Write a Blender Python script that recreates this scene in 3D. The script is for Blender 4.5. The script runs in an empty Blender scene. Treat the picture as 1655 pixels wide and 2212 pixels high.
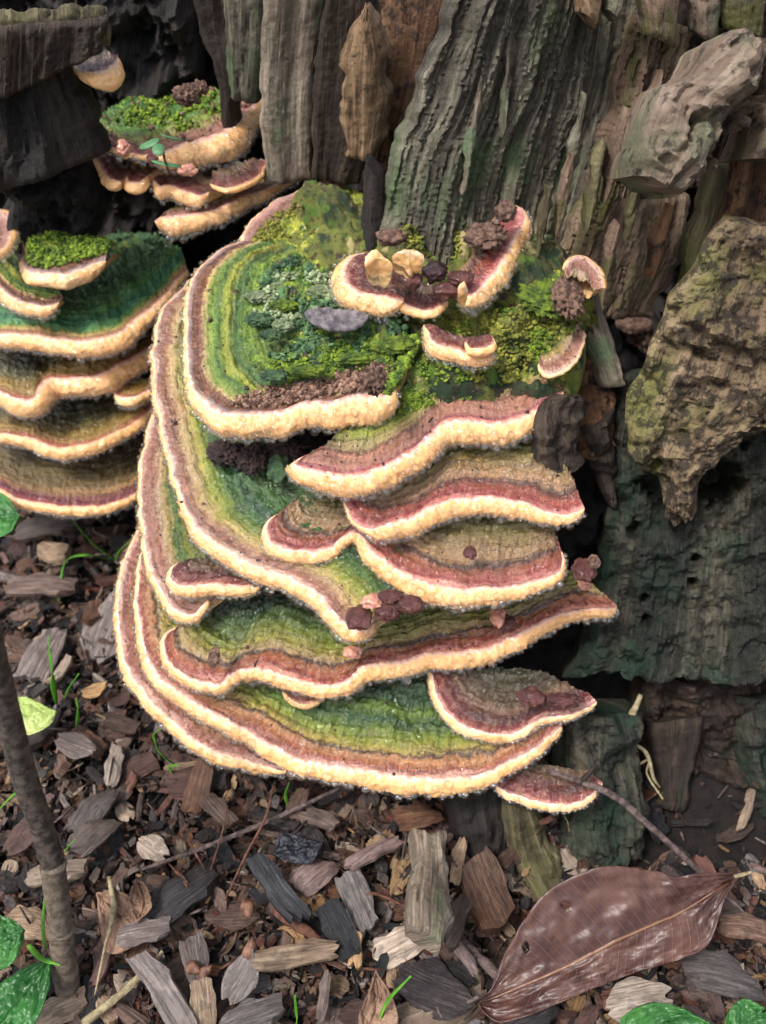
import bpy, math, random
import numpy as np
from mathutils import Vector, Matrix

random.seed(7)
RNG = np.random.default_rng(11)
C = bpy.context.scene.collection
scene = bpy.context.scene

# ---------------------------------------------------------------- camera, light, exposure
PITCH = math.radians(50)
CAM = np.array([0.0, -0.33, 0.50])
FPX, CX, CY = 1841.0, 827.5, 1106.0
cam_d = bpy.data.cameras.new('camera'); cam = bpy.data.objects.new('camera', cam_d); C.objects.link(cam)
cam.location = CAM; cam.rotation_euler = (math.pi/2-PITCH, 0, 0)
cam_d.sensor_fit = 'VERTICAL'; cam_d.sensor_height = 36; cam_d.sensor_width = 36*1655/2212
cam_d.lens = 36*FPX/2212
cam_d.clip_start = 0.01; cam_d.clip_end = 200
cam_d.dof.use_dof = True; cam_d.dof.focus_distance = 0.415; cam_d.dof.aperture_fstop = 9.0
scene.camera = cam

SUN_EL, SUN_AZ = math.radians(62), math.radians(-112)      # high, from the left and slightly from the front
world = bpy.data.worlds.new('World'); scene.world = world; world.use_nodes = True
wn = world.node_tree.nodes; wn.clear()
sky = wn.new('ShaderNodeTexSky'); sky.sky_type = 'NISHITA'; sky.sun_disc = False
sky.sun_elevation = SUN_EL; sky.sun_rotation = SUN_AZ; sky.dust_density = 4.0; sky.ozone_density = 0.6
hsv = wn.new('ShaderNodeHueSaturation'); hsv.inputs['Saturation'].default_value = 0.45
bg = wn.new('ShaderNodeBackground'); bg.inputs[1].default_value = 0.125
wo = wn.new('ShaderNodeOutputWorld')
world.node_tree.links.new(sky.outputs[0], hsv.inputs['Color']); world.node_tree.links.new(hsv.outputs[0], bg.inputs[0])
world.node_tree.links.new(bg.outputs[0], wo.inputs[0])
sl = bpy.data.lights.new('sun', 'SUN'); sl.energy = 1.5; sl.angle = math.radians(11); sl.color = (1.0, .98, .94)
so = bpy.data.objects.new('sun', sl); C.objects.link(so)
sd = Vector((math.sin(SUN_AZ)*math.cos(SUN_EL), math.cos(SUN_AZ)*math.cos(SUN_EL), math.sin(SUN_EL)))
so.rotation_euler = sd.to_track_quat('Z', 'Y').to_euler()
scene.view_settings.view_transform = 'Standard'; scene.view_settings.look = 'None'
scene.view_settings.exposure = 0.94; scene.view_settings.gamma = 1
scene.view_settings.use_curve_mapping = False
scene.cycles.max_bounces = 10; scene.cycles.transparent_max_bounces = 12; scene.cycles.transmission_bounces = 8
scene.cycles.caustics_reflective = True; scene.cycles.caustics_refractive = True; scene.cycles.sample_clamp_indirect = 4.0; scene.cycles.blur_glossy = 0.3

# ---------------------------------------------------------------- geometry helpers
_cp, _sp = math.cos(PITCH), math.sin(PITCH)
def ray(x, y):
    a, b = (x-CX)/FPX, (y-CY)/FPX
    return np.array([a, _cp - b*_sp, -_sp - b*_cp])
def atz(x, y, z):
    d = ray(x, y); return CAM + d*((z-CAM[2])/d[2])
def aty(x, y, Y):
    d = ray(x, y); return CAM + d*((Y-CAM[1])/d[1])
def pxm(p):                                  # metres per photo pixel at p
    return float(np.dot(np.asarray(p)-CAM, np.array([0, _cp, -_sp])))/FPX
_perm = np.random.default_rng(3).permutation(256).astype(np.int64); _perm = np.concatenate([_perm, _perm, _perm])
_g = np.random.default_rng(4).normal(size=(256, 3)); _g /= np.linalg.norm(_g, axis=1)[:, None]
def pn(x, y, z=0.0):
    x, y, z = np.broadcast_arrays(np.asarray(x, float), np.asarray(y, float), np.asarray(z, float))
    xi, yi, zi = np.floor(x).astype(np.int64), np.floor(y).astype(np.int64), np.floor(z).astype(np.int64)
    xf, yf, zf = x-xi, y-yi, z-zi
    f = lambda t: t*t*t*(t*(t*6-15)+10)
    u, v, w = f(xf), f(yf), f(zf)
    out = 0
    for i in (0, 1):
        for j in (0, 1):
            for k in (0, 1):
                h = _perm[_perm[_perm[(xi+i) & 255]+((yi+j) & 255)]+((zi+k) & 255)]
                g = _g[h]
                d = g[..., 0]*(xf-i)+g[..., 1]*(yf-j)+g[..., 2]*(zf-k)
                out = out + d*(u if i else 1-u)*(v if j else 1-v)*(w if k else 1-w)
    return out*1.5
def fbm(x, y, z=0.0, o=4, g=0.5):
    s, a = 0, 1.0
    for _ in range(o):
        s = s+a*pn(x, y, z); x, y, z = x*2.03+7.1, y*2.03+3.7, z*2.03+1.3; a *= g
    return s
def ridge(x, y, z=0.0, o=4):
    s, a = 0, 1.0
    for _ in range(o):
        s = s+a*(1-2*np.abs(pn(x, y, z))); x, y, z = x*2.03+5.1, y*2.03+9.7, z*2.03+2.3; a *= .5
    return s/1.8
def catmull(P, n):
    P = np.asarray(P, float)
    if len(P) == 2:
        t = np.linspace(0, 1, n)[:, None]; return P[0]*(1-t)+P[1]*t
    Q = np.vstack([2*P[0]-P[1], P, 2*P[-1]-P[-2]])
    out = []
    for i in range(len(P)-1):
        p0, p1, p2, p3 = Q[i:i+4]
        t = np.linspace(0, 1, 24, endpoint=False)[:, None]
        out.append(.5*((2*p1)+(-p0+p2)*t+(2*p0-5*p1+4*p2-p3)*t*t+(-p0+3*p1-3*p2+p3)*t**3))
    out = np.vstack(out+[P[-1:]])
    d = np.concatenate([[0], np.cumsum(np.linalg.norm(np.diff(out[:, :3], axis=0), axis=1))])
    s = np.linspace(0, d[-1], n)
    return np.stack([np.interp(s, d, out[:, k]) for k in range(out.shape[1])], 1)
def smooth1(a, k):
    a = np.asarray(a, float)
    for _ in range(k):
        b = a.copy(); b[1:-1] = (a[:-2]+2*a[1:-1]+a[2:])/4; a = b
    return a
def link(name, me, mat=None, parent=None):
    o = bpy.data.objects.new(name, me); C.objects.link(o)
    if mat is not None and not me.materials: me.materials.append(mat)
    if parent is not None: o.parent = parent
    return o
def mesh(name, V, F, uv=None, smooth=True, attrs=None):
    me = bpy.data.meshes.new(name)
    V = np.asarray(V, np.float32)
    if isinstance(F, np.ndarray):
        n, k = F.shape
        me.vertices.add(len(V)); me.vertices.foreach_set('co', V.ravel())
        me.loops.add(n*k); me.loops.foreach_set('vertex_index', F.ravel().astype(np.int32))
        me.polygons.add(n); me.polygons.foreach_set('loop_start', np.arange(0, n*k, k, dtype=np.int32))
        me.polygons.foreach_set('loop_total', np.full(n, k, np.int32))
        me.update(calc_edges=True)
    else:
        me.from_pydata([tuple(map(float, v)) for v in V], [], F)
    if uv is not None:
        l = me.uv_layers.new(name='uv'); idx = np.zeros(len(me.loops), np.int32); me.loops.foreach_get('vertex_index', idx)
        l.data.foreach_set('uv', np.asarray(uv, np.float32)[idx].ravel())
    if attrs:
        for k2, a in attrs.items():
            at = me.attributes.new(k2, 'FLOAT', 'POINT'); at.data.foreach_set('value', np.asarray(a, np.float32))
    me.polygons.foreach_set('use_smooth', np.full(len(me.polygons), smooth))
    me.update()
    return me
def gridf(n, m, off=0, flip=False):
    i, j = np.meshgrid(np.arange(n-1), np.arange(m-1), indexing='ij')
    a = (i*m+j).ravel()+off
    F = np.stack([a, a+1, a+m+1, a+m], 1)
    return F[:, ::-1] if flip else F
def normals(P):
    du = np.gradient(P, axis=0); dv = np.gradient(P, axis=1)
    n = np.cross(du, dv); l = np.linalg.norm(n, axis=2, keepdims=True); return n/np.maximum(l, 1e-12)
def tag(o, label=None, cat=None, group=None, kind=None):
    if label: o['label'] = label
    if cat: o['category'] = cat
    if group: o['group'] = group
    if kind: o['kind'] = kind
    return o
def thing(name, label, cat, loc=(0, 0, 0), group=None):
    o = bpy.data.objects.new(name, None); o.empty_display_size = .01; C.objects.link(o); o.location = loc
    return tag(o, label, cat, group)

# ---------------------------------------------------------------- materials
def lin(c):
    f = lambda v: v/12.92 if v <= .04045 else ((v+.055)/1.055)**2.4
    return tuple(f(v/255) for v in c)+(1.0,)
class M:
    def __init__(s, name):
        s.m = bpy.data.materials.new(name); s.m.use_nodes = True; s.t = s.m.node_tree; s.t.nodes.clear()
        s.out = s.n('OutputMaterial'); s.p = s.n('BsdfPrincipled'); s.l(s.p.outputs[0], s.out.inputs[0])
    def n(s, k, **kw):
        nd = s.t.nodes.new('ShaderNode'+k)
        for a, b in kw.items(): setattr(nd, a, b)
        return nd
    def l(s, a, b): s.t.links.new(a, b)
    def set(s, sock, v):
        if isinstance(v, bpy.types.NodeSocket): s.l(v, sock)
        elif isinstance(v, (tuple, list)) and len(v) == 3 and sock.type == 'RGBA': sock.default_value = tuple(v)+(1,)
        else: sock.default_value = v
    def math(s, op, a, b=0.0, c=None, clamp=False):
        nd = s.n('Math', operation=op, use_clamp=clamp); s.set(nd.inputs[0], a); s.set(nd.inputs[1], b)
        if c is not None: s.set(nd.inputs[2], c)
        return nd.outputs[0]
    def coords(s, kind='Object', scale=(1, 1, 1), rot=(0, 0, 0)):
        tc = s.n('TexCoord'); mp = s.n('Mapping'); s.l(tc.outputs[kind], mp.inputs[0])
        mp.inputs['Scale'].default_value = scale; mp.inputs['Rotation'].default_value = rot; return mp.outputs[0]
    def noise(s, vec, scale=1, detail=4, rough=.55, dist=0.0, color=False):
        nd = s.n('TexNoise'); s.l(vec, nd.inputs['Vector']); nd.inputs['Scale'].default_value = scale
        nd.inputs['Detail'].default_value = detail; nd.inputs['Roughness'].default_value = rough; nd.inputs['Distortion'].default_value = dist
        return nd.outputs['Color' if color else 'Fac']
    def voro(s, vec, scale, feature='F1', out='Distance', rand=1.0):
        nd = s.n('TexVoronoi', feature=feature); s.l(vec, nd.inputs['Vector']); nd.inputs['Scale'].default_value = scale
        nd.inputs['Randomness'].default_value = rand
        return nd.outputs[out]
    def ramp(s, fac, stops, interp='LINEAR'):
        nd = s.n('ValToRGB'); cr = nd.color_ramp; cr.interpolation = interp
        cr.elements[0].position, cr.elements[0].color = stops[0][0], stops[0][1]
        cr.elements[1].position, cr.elements[1].color = stops[-1][0], stops[-1][1]
        for p, c in stops[1:-1]:
            e = cr.elements.new(p); e.color = c
        s.l(fac, nd.inputs[0]); return nd.outputs[0]
    def step(s, fac, a, b):
        nd = s.n('MapRange', interpolation_type='SMOOTHSTEP'); s.l(fac, nd.inputs[0])
        nd.inputs[1].default_value = a; nd.inputs[2].default_value = b; return nd.outputs[0]
    def mix(s, f, a, b, mode='MIX'):
        nd = s.n('Mix', data_type='RGBA', blend_type=mode); s.set(nd.inputs[0], f); s.set(nd.inputs[6], a); s.set(nd.inputs[7], b)
        return nd.outputs[2]
    def bump(s, h, dist, strength=1.0, nrm=None):
        nd = s.n('Bump'); s.l(h, nd.inputs['Height']); nd.inputs['Distance'].default_value = dist; nd.inputs['Strength'].default_value = strength
        if nrm: s.l(nrm, nd.inputs['Normal'])
        return nd.outputs[0]
    def fin(s, col, rough, nrm=None, **kw):
        s.set(s.p.inputs['Base Color'], col); s.set(s.p.inputs['Roughness'], rough)
        if nrm: s.l(nrm, s.p.inputs['Normal'])
        for k, v in kw.items(): s.set(s.p.inputs[k.replace('_', ' ')], v)
        return s.m

CAPSCALE = {'cap_green_wet': .75, 'cap_pink_green': .72, 'cap_outer': .8, 'cap_green_shelf': .74, 'cap_red_tan': .88, 'cap_teal': .8, 'cap_olive': .8}
def cap_mat(name, stops, moss=0.0, warp=1.0, mosscol=((60, 105, 30), (130, 150, 45)), wet=.5, seed=0.0, mstart=.03):
    """stops: (mm from rim, sRGB)"""
    m = M(name)
    uv = m.coords('UV'); sep = m.n('SeparateXYZ'); m.l(uv, sep.inputs[0]); v = sep.outputs[1]
    def st(su, sv, sc=1, **k):
        mp = m.n('Mapping'); m.l(uv, mp.inputs[0]); mp.inputs['Scale'].default_value = (su, sv, 1); mp.inputs['Location'].default_value = (seed, seed*2.3, seed)
        return m.noise(mp.outputs[0], sc, **k)
    big = st(35, 60, detail=3); jag = st(420, 70, detail=3); fine = st(620, 620, detail=4, rough=.7)
    rings = st(16, 420, detail=4, rough=.75); rad = st(420, 170, detail=4, rough=.6)
    d = m.math('MULTIPLY_ADD', m.math('SUBTRACT', big, .5), .022*warp, v)
    d = m.math('MULTIPLY_ADD', m.math('SUBTRACT', jag, .5), .005, d)
    stops = [(p*CAPSCALE.get(name, 1.0), c) for p, c in stops]; mx = max(p for p, _ in stops)
    fac = m.math('DIVIDE', d, mx/1000.0)
    col = m.ramp(fac, [(p/mx, lin(c)) for p, c in stops])
    col = m.mix(m.step(rings, .55, .66), col, m.mix(.62, col, lin((36, 24, 20))))       # dark growth lines
    col = m.mix(m.math('MULTIPLY', m.step(rings, .47, .36), .5), col, m.mix(1.0, col, (1.7, 1.6, 1.35), 'MULTIPLY'))
    col = m.mix(m.math('MULTIPLY', m.step(rad, .55, .8), .15), col, lin((215, 180, 150)))   # pale fibres
    ob = m.coords('Object')
    pat = m.noise(ob, 55, 5, .6)
    col = m.mix(m.math('MULTIPLY', m.step(pat, .50, .68), .55), col, m.mix(1.0, col, (.50, .42, .38), 'MULTIPLY'))
    col = m.mix(m.math('MULTIPLY', m.step(m.noise(ob, 28, 4, .6), .5, .66), .35), col, m.mix(1.0, col, (1.35, 1.15, .75), 'MULTIPLY'))
    col = m.mix(m.math('MULTIPLY', m.math('MULTIPLY', m.step(jag, .50, .62), m.step(d, .011, .002)), .28), col, lin((212, 160, 135)))
    if moss > 0:
        ms = m.noise(ob, 38, 6, .65); ms = m.math('MULTIPLY', m.step(ms, .60-.25*moss, .68-.2*moss), m.step(d, mstart*.8, mstart*1.5))
        mc = m.mix(m.step(m.noise(ob, 190, 5, .7), .38, .62), lin(mosscol[0]), lin(mosscol[1]))
        mc = m.mix(m.step(m.noise(ob, 70, 3), .5, .7), mc, lin((26, 58, 30)))
        mc = m.mix(m.math('MULTIPLY', m.step(m.noise(ob, 95, 4), .55, .65), .7), mc, lin((168, 170, 92)))
        col = m.mix(ms, col, mc)
    col = m.mix(m.step(m.voro(ob, 160), .12, .07), col, lin((16, 12, 12)))      # grit
    col = m.mix(.35, col, m.mix(1.0, col, m.ramp(fine, [(.25, (.35, .35, .35, 1)), (.75, (1.5, 1.5, 1.5, 1))]), 'MULTIPLY'))
    hs = m.n('HueSaturation'); m.l(col, hs.inputs['Color']); hs.inputs['Saturation'].default_value = 1.04; hs.inputs['Value'].default_value = 1.36; col = hs.outputs[0]
    h = m.math('ADD', m.math('MULTIPLY', rings, .6), m.math('MULTIPLY', rad, .8)); h = m.math('ADD', h, m.math('MULTIPLY', fine, .8))
    n = m.bump(h, .0040, .95)
    n = m.bump(m.noise(ob, 420, 4, .7), .0011, .6, n)
    r = m.math('MULTIPLY_ADD', m.noise(ob, 90, 3), .6, .40-.35*wet)
    m.p.inputs['Subsurface Weight'].default_value = .0
    nc = m.bump(m.noise(ob, 430, 2, .6), .0028, .9); nc = m.bump(st(520, 260, detail=2), .002, .8, nc); m.l(nc, m.p.inputs['Coat Normal'])
    return m.fin(col, r, n, Specular_IOR_Level=.5, Coat_Weight=min(1, .35+.75*wet), Coat_Roughness=.06, Coat_IOR=1.62)

def margin_mat(name, cream=(250, 200, 140), edge=(238, 205, 200), low=(250, 216, 170)):
    m = M(name); uv = m.coords('UV'); sep = m.n('SeparateXYZ'); m.l(uv, sep.inputs[0]); v = sep.outputs[1]
    mp = m.n('Mapping'); m.l(uv, mp.inputs[0]); mp.inputs['Scale'].default_value = (260, 1.4, 1)
    jag = m.noise(mp.outputs[0], 1, 4, .6); ob = m.coords('Object')
    d = m.math('MULTIPLY_ADD', m.math('SUBTRACT', jag, .5), .35, v)
    tone = m.noise(ob, 60, 4)
    c0 = m.mix(m.step(tone, .35, .65), lin(cream), lin((236, 180, 116)))
    pt = m.ramp(d, [(.0, lin((176, 116, 112))), (.10, lin(edge)), (.22, lin((250, 225, 190)))])
    col = m.mix(m.step(d, .03, .19), pt, c0)
    col = m.mix(m.step(d, .55, 1.0), col, lin(low))
    cell = m.voro(ob, 330, 'SMOOTH_F1')
    col = m.mix(m.math('MULTIPLY', m.step(cell, .0, .55), .30), col, lin((234, 172, 110)))
    n = m.bump(cell, .0016, .55); n = m.bump(m.noise(ob, 900, 3, .6), .0006, .5, n)
    nc = m.bump(m.voro(ob, 300, 'SMOOTH_F1'), .004, .8); m.l(nc, m.p.inputs['Coat Normal'])
    return m.fin(col, .4, n, Subsurface_Weight=.25, Subsurface_Radius=(1.0, .5, .25), Subsurface_Scale=.0025, Specular_IOR_Level=.5, Coat_Weight=.8, Coat_Roughness=.06)

def pore_mat(name, c=(205, 165, 115)):
    m = M(name); ob = m.coords('Object'); v = m.voro(ob, 900)
    col = m.mix(m.step(v, .2, .5), lin((120, 80, 50)), lin(c)); return m.fin(col, .6, m.bump(v, .0005, .6))

def wood_mat(name, dark, mid, light, moss=0.0, mossc=(95, 110, 55), grain=1.0, rough=.75, spots=0.0, bumpd=.003):
    """grain runs along UV v"""
    m = M(name); uv = m.coords('UV'); oi = m.n('ObjectInfo')
    def st(su, sv, **k):
        mp = m.n('Mapping'); m.l(uv, mp.inputs[0]); mp.inputs['Scale'].default_value = (su*grain, sv*grain, 1)
        cmb = m.n('CombineXYZ'); m.l(m.math('MULTIPLY', oi.outputs['Random'], 50.0), cmb.inputs[2])
        va = m.n('VectorMath', operation='ADD'); m.l(mp.outputs[0], va.inputs[0]); m.l(cmb.outputs[0], va.inputs[1])
        return m.noise(va.outputs[0], 1, **k)
    fib = st(700, 28, detail=5, rough=.7, dist=.3); broad = st(120, 14, detail=4, rough=.6); ob = m.coords('Object')
    iso = m.noise(ob, 60, 6, .65); iso2 = m.noise(ob, 500, 4, .7)
    f = m.math('ADD', m.math('MULTIPLY', fib, .5), m.math('MULTIPLY', broad, .5))
    col = m.ramp(f, [(.30, lin(dark)), (.48, lin(mid)), (.68, lin(light))])
    col = m.mix(m.math('MULTIPLY', m.step(iso, .5, .68), .55), col, lin(dark))
    col = m.mix(m.math('MULTIPLY', m.step(iso2, .58, .72), .35), col, lin(light))
    if moss > 0:
        mk = m.noise(ob, 18, 5, .65); mk2 = st(90, 8, detail=4)
        k = m.math('MULTIPLY', m.step(m.math('ADD', m.math('MULTIPLY', mk, .6), m.math('MULTIPLY', mk2, .4)), .60-.22*moss, .70-.16*moss), .8)
        mc = m.mix(iso2, lin(tuple(c*.45 for c in mossc)), lin(mossc)); col = m.mix(k, col, mc)
    if spots > 0:
        col = m.mix(m.math('MULTIPLY', m.step(m.noise(ob, 130, 5, .7),   .57-.1*spots, .69-.1*spots), .8), col, lin((22, 18, 18)))
    h = m.math('ADD', m.math('MULTIPLY', fib, .7), m.math('MULTIPLY', iso2, .35)); h = m.math('ADD', h, m.math('MULTIPLY', broad, .8))
    n = m.bump(h, bumpd, .9)
    return m.fin(col, m.math('MULTIPLY_ADD', iso, .3, rough-.2), n, Specular_IOR_Level=.35)

def chip_mat(name, dark, mid, light):
    m = M(name); uv = m.coords('UV'); oi = m.n('ObjectInfo'); at = m.n('Attribute', attribute_name='rnd')
    r = m.math('FRACT', m.math('ADD', oi.outputs['Random'], at.outputs['Fac']))
    def st(su, sv, **k):
        mp = m.n('Mapping'); m.l(uv, mp.inputs[0]); mp.inputs['Scale'].default_value = (su, sv, 1)
        cmb = m.n('CombineXYZ'); m.l(m.math('MULTIPLY', r, 80.0), cmb.inputs[2])
        va = m.n('VectorMath', operation='ADD'); m.l(mp.outputs[0], va.inputs[0]); m.l(cmb.outputs[0], va.inputs[1])
        return m.noise(va.outputs[0], 1, **k)
    fib = st(1100, 70, detail=5, rough=.7, dist=.4); pat = st(160, 90, detail=5, rough=.65)
    col = m.ramp(m.math('ADD', m.math('MULTIPLY', fib, .6), m.math('MULTIPLY', pat, .4)), [(.32, lin(dark)), (.5, lin(mid)), (.68, lin(light))])
    col = m.mix(m.math('MULTIPLY', m.step(pat, .52, .62), .6), col, lin(dark))
    h2 = m.n('HueSaturation'); m.l(col, h2.inputs['Color']); m.l(m.math('MULTIPLY_ADD', r, 1.1, .5), h2.inputs['Value'])
    m.l(m.math('MULTIPLY_ADD', m.math('FRACT', m.math('MULTIPLY', r, 7.3)), .6, .5), h2.inputs['Saturation'])
    n = m.bump(m.math('ADD', fib, m.math('MULTIPLY', pat, .6)), .0022, .9)
    return m.fin(h2.outputs[0], m.math('MULTIPLY_ADD', pat, .6, .18), n, Specular_IOR_Level=.5)

def simple_mat(name, c1, c2, scale=120, rough=.6, bump=.001, lo=.35, hi=.65, **kw):
    m = M(name); ob = m.coords('Object'); nz = m.noise(ob, scale, 6, .65)
    at = m.n('Attribute', attribute_name='rnd')
    col = m.mix(m.step(nz, lo, hi), lin(c1), lin(c2))
    h2 = m.n('HueSaturation'); m.l(col, h2.inputs['Color']); m.l(m.math('MULTIPLY_ADD', at.outputs['Fac'], .9, .75), h2.inputs['Value'])
    return m.fin(h2.outputs[0], rough, m.bump(m.noise(ob, scale*4, 5, .7), bump, .8), **kw)

def drop_mat():
    m = M('water_drop'); g = m.n('BsdfGlass'); g.inputs['IOR'].default_value = 1.32; g.inputs['Roughness'].default_value = 0.0
    g.inputs['Color'].default_value = (1, .985, .96, 1)
    tr = m.n('BsdfTransparent'); gl = m.n('BsdfGlossy'); gl.inputs['Roughness'].default_value = .10
    thin = m.n('MixShader'); thin.inputs[0].default_value = .16; m.l(tr.outputs[0], thin.inputs[1]); m.l(gl.outputs[0], thin.inputs[2])
    mx = m.n('MixShader'); mx.inputs[0].default_value = .55
    m.l(g.outputs[0], mx.inputs[1]); m.l(thin.outputs[0], mx.inputs[2]); m.l(mx.outputs[0], m.out.inputs[0]); return m.m
DROP = drop_mat()

# ---------------------------------------------------------------- bracket fungus builder
def ico(sub):
    import bmesh
    b = bmesh.new(); bmesh.ops.create_icosphere(b, subdivisions=sub, radius=1.0)
    V = np.array([v.co[:] for v in b.verts]); F = np.array([[v.index for v in f.verts] for f in b.faces]); b.free(); return V, F
ICO1, ICO2, ICO3 = ico(1), ico(2), ico(3)
def drop_mesh(k):
    V, F = ICO3; V = V.copy(); V[:, 2] *= 1+.08*k; V[:, :2] *= (1-.10*k*np.clip(V[:, 2:3], 0, 1))
    V += .03*np.stack([pn(V[:, 0]*1.5+k, V[:, 1]*1.5, V[:, 2]*1.5)]*3, 1)
    me = mesh('droplet', V, F); me.materials.append(DROP); return me
DROPS = [drop_mesh(k) for k in range(3)]
def joined(name, V0, F0, locs, scales, mat, parent=None, rots=None, rnd=None, mats=None, kind=None, squash=None):
    n = len(locs); k = len(V0); locs = np.asarray(locs, float); scales = np.asarray(scales, float).reshape(n, -1)
    P = V0[None]*scales[:, None, :]
    if rots is not None: P = np.einsum('nij,nkj->nki', rots, P)
    P = P+locs[:, None, :]
    F = (F0[None]+(np.arange(n)*k)[:, None, None]).reshape(-1, F0.shape[1])
    at = {'rnd': np.repeat(RNG.random(n) if rnd is None else rnd, k)}
    me = mesh(name, P.reshape(-1, 3), F, attrs=at); me.materials.append(mat)
    o = link(name, me, None, parent)
    if kind: o['kind'] = kind
    return o
def rand_rots(n, tilt=None):
    a = RNG.random(n)*2*np.pi
    if tilt is None: b = np.arccos(1-2*RNG.random(n)); c = RNG.random(n)*2*np.pi
    else: b = RNG.normal(0, tilt, n); c = RNG.normal(0, tilt, n)
    z, o = np.zeros(n), np.ones(n)
    Rz = np.stack([np.cos(a), -np.sin(a), z, np.sin(a), np.cos(a), z, z, z, o], 1).reshape(n, 3, 3)
    Ry = np.stack([np.cos(b), z, np.sin(b), z, o, z, -np.sin(b), z, np.cos(b)], 1).reshape(n, 3, 3)
    Rx = np.stack([o, z, z, z, np.cos(c), -np.sin(c), z, np.sin(c), np.cos(c)], 1).reshape(n, 3, 3)
    return np.einsum('nij,njk,nkl->nil', Ry, Rx, Rz)

BR_GROUP = None
SURF = {}
def bracket(key, label, rim, back, z, cap, margin, slope=6e-5, drops='single', dens=1.0, dsize=1.0, rise=.0, amp=1.0, res=.0009, group=None, dome=.0, steep=1.0, rough=1.0, lip=1.0):
    yref = max(p[1] for p in rim); zf = lambda y: z+(yref-y)*slope
    P = np.array([list(atz(x, y, zf(y)))+[w] for x, y, w in rim])
    L = np.linalg.norm(np.diff(P[:, :3], axis=0), axis=1).sum(); N = max(24, int(L/res))
    Q = catmull(P, N); T = Q[:, :3].copy(); w = smooth1(Q[:, 3], 8)
    B = catmull(np.array([atz(x, y, zf(y)+rise) for x, y in back]), N)
    u = np.linspace(0, L, N); seed = (hash_(key) % 97)*3.1
    n = np.cross(np.gradient(np.stack([smooth1(T[:, k], 60) for k in range(3)], 1), axis=0), [0, 0, 1.0]); n[:, 2] = 0
    n /= np.maximum(np.linalg.norm(n, axis=1, keepdims=True), 1e-9)
    if ((T-B)*n).sum() < 0: n = -n
    off = fbm(u*70, seed, o=3)*.0013*rough+fbm(u*330, seed+5, o=3)*.0005*rough
    T += n*off[:, None]; T[:, 2] += fbm(u*50, seed+9, o=3)*.0012*rough
    pm = np.array([pxm(p) for p in T[::max(1, N//20)]]); pm = np.interp(np.linspace(0, 1, N), np.linspace(0, 1, len(pm)), pm)
    t = w*pm*lip; ee = np.minimum(u, L-u); t = t*np.sqrt(1-(1-np.clip(ee/(.9*t+.0008), 0, 1))**2)+.0004
    uu = u[:, None]
    # margin (rounded cream lip)
    K = 20; s = np.linspace(0, 1, K)[None]; th = s*math.radians(165)
    bl = 1+.16*fbm(uu*110, s*2.5, seed, 3)*np.sin(s*np.pi)+.07*fbm(uu*420, s*9, seed, 3)*np.sin(s*np.pi)
    out = .62*t[:, None]*np.sin(th)*bl; dn = steep*.5*t[:, None]*(1-np.cos(th))*(1+.10*fbm(uu*160, seed+3, 1.7, 3))
    G = T[:, None, :]+n[:, None, :]*out[..., None]; G[..., 2] -= dn
    GN = normals(G); ref = n[:, None, :]*np.sin(th)[..., None]+np.array([0, 0, 1.0])*np.cos(th)[..., None]
    flip = (GN*ref).sum() < 0
    if flip: GN = -GN
    uvm = np.stack([np.broadcast_to(uu, G.shape[:2]), np.broadcast_to(s, G.shape[:2])], -1).reshape(-1, 2)
    root = thing('bracket_fungus', label, 'fungus', tuple(B[N//2]), group)
    o0 = B[N//2]
    me = mesh('margin', (G-o0).reshape(-1, 3), gridf(N, K, flip=flip), uvm); link('margin', me, margin, root)
    # cap (zoned upper side)
    ln = np.linalg.norm(T-B, axis=1); Mr = int(np.clip(np.percentile(ln, 90)/res*.85, 10, 170)); v = (np.linspace(0, 1, Mr)**1.15)[None]
    d = v*ln[:, None]; Cg = T[:, None, :]+(B-T)[:, None, :]*v[..., None]
    sm = 1-np.exp(-d/.005); far = np.clip((d-.006)/.012, 0, 1)
    ph = fbm(uu*14, d*25, seed, 3)*1.6
    rg = .35+.65*np.clip(.5+fbm(uu*30, d*90, seed+6, 3), 0, 1)
    h = -.16*t[:, None]*sm+amp*rg*(.00070*np.sin(2*np.pi*(d/.0068)+ph*3.0)*sm+.00065*np.sin(2*np.pi*(d/.0031)+ph*5)*far)
    h = h+amp*sm*(.0011*fbm(uu*190, d*50, seed+2, 4)+.0012*fbm(uu*420, d*330, seed+4, 4))+amp*far*.0030*fbm(Cg[..., 0]*45, Cg[..., 1]*45, seed, 5)
    h = h+dome*np.sin(np.pi*np.clip(v, 0, 1))
    Cg[..., 2] += h
    CN = normals(Cg); fl2 = CN[..., 2].mean() < 0
    uvc = np.stack([np.broadcast_to(uu, d.shape), d], -1).reshape(-1, 2)
    me = mesh('cap', (Cg-o0).reshape(-1, 3), gridf(N, Mr, flip=fl2), uvc); link('cap', me, cap, root)
    # underside with pores, and the two ends
    R = 8; q = np.linspace(0, 1, R)[None, :, None]; E = G[:, -1, :][:, None, :]; Bt = (B-np.array([0, 0, 1.0])*(1.1*t[:, None]+.003))[:, None, :]
    Un = E+(Bt-E)*q; V = [Un.reshape(-1, 3)]; F = [gridf(N, R, flip=not fl2)]; c = N*R
    for e in (0, -1):
        top = Cg[e]; bot = top.copy(); bot[:, 2] -= np.minimum(np.minimum(.9*t[e]+.001, .2*t[e]+d[e]*.8), .0045)
        V.append(np.stack([top, bot], 1).reshape(-1, 3)); F.append(gridf(Mr, 2, off=c)); c += 2*Mr
    me = mesh('pore_surface', np.vstack(V)-o0, np.vstack(F)); me.materials.append(PORE); me.materials.append(cap)
    mi = np.zeros(len(me.polygons), np.int32); mi[(N-1)*(R-1):] = 1; me.polygons.foreach_set('material_index', mi); link('pore_surface', me, None, root)
    SURF[key] = (Cg, d)
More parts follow.
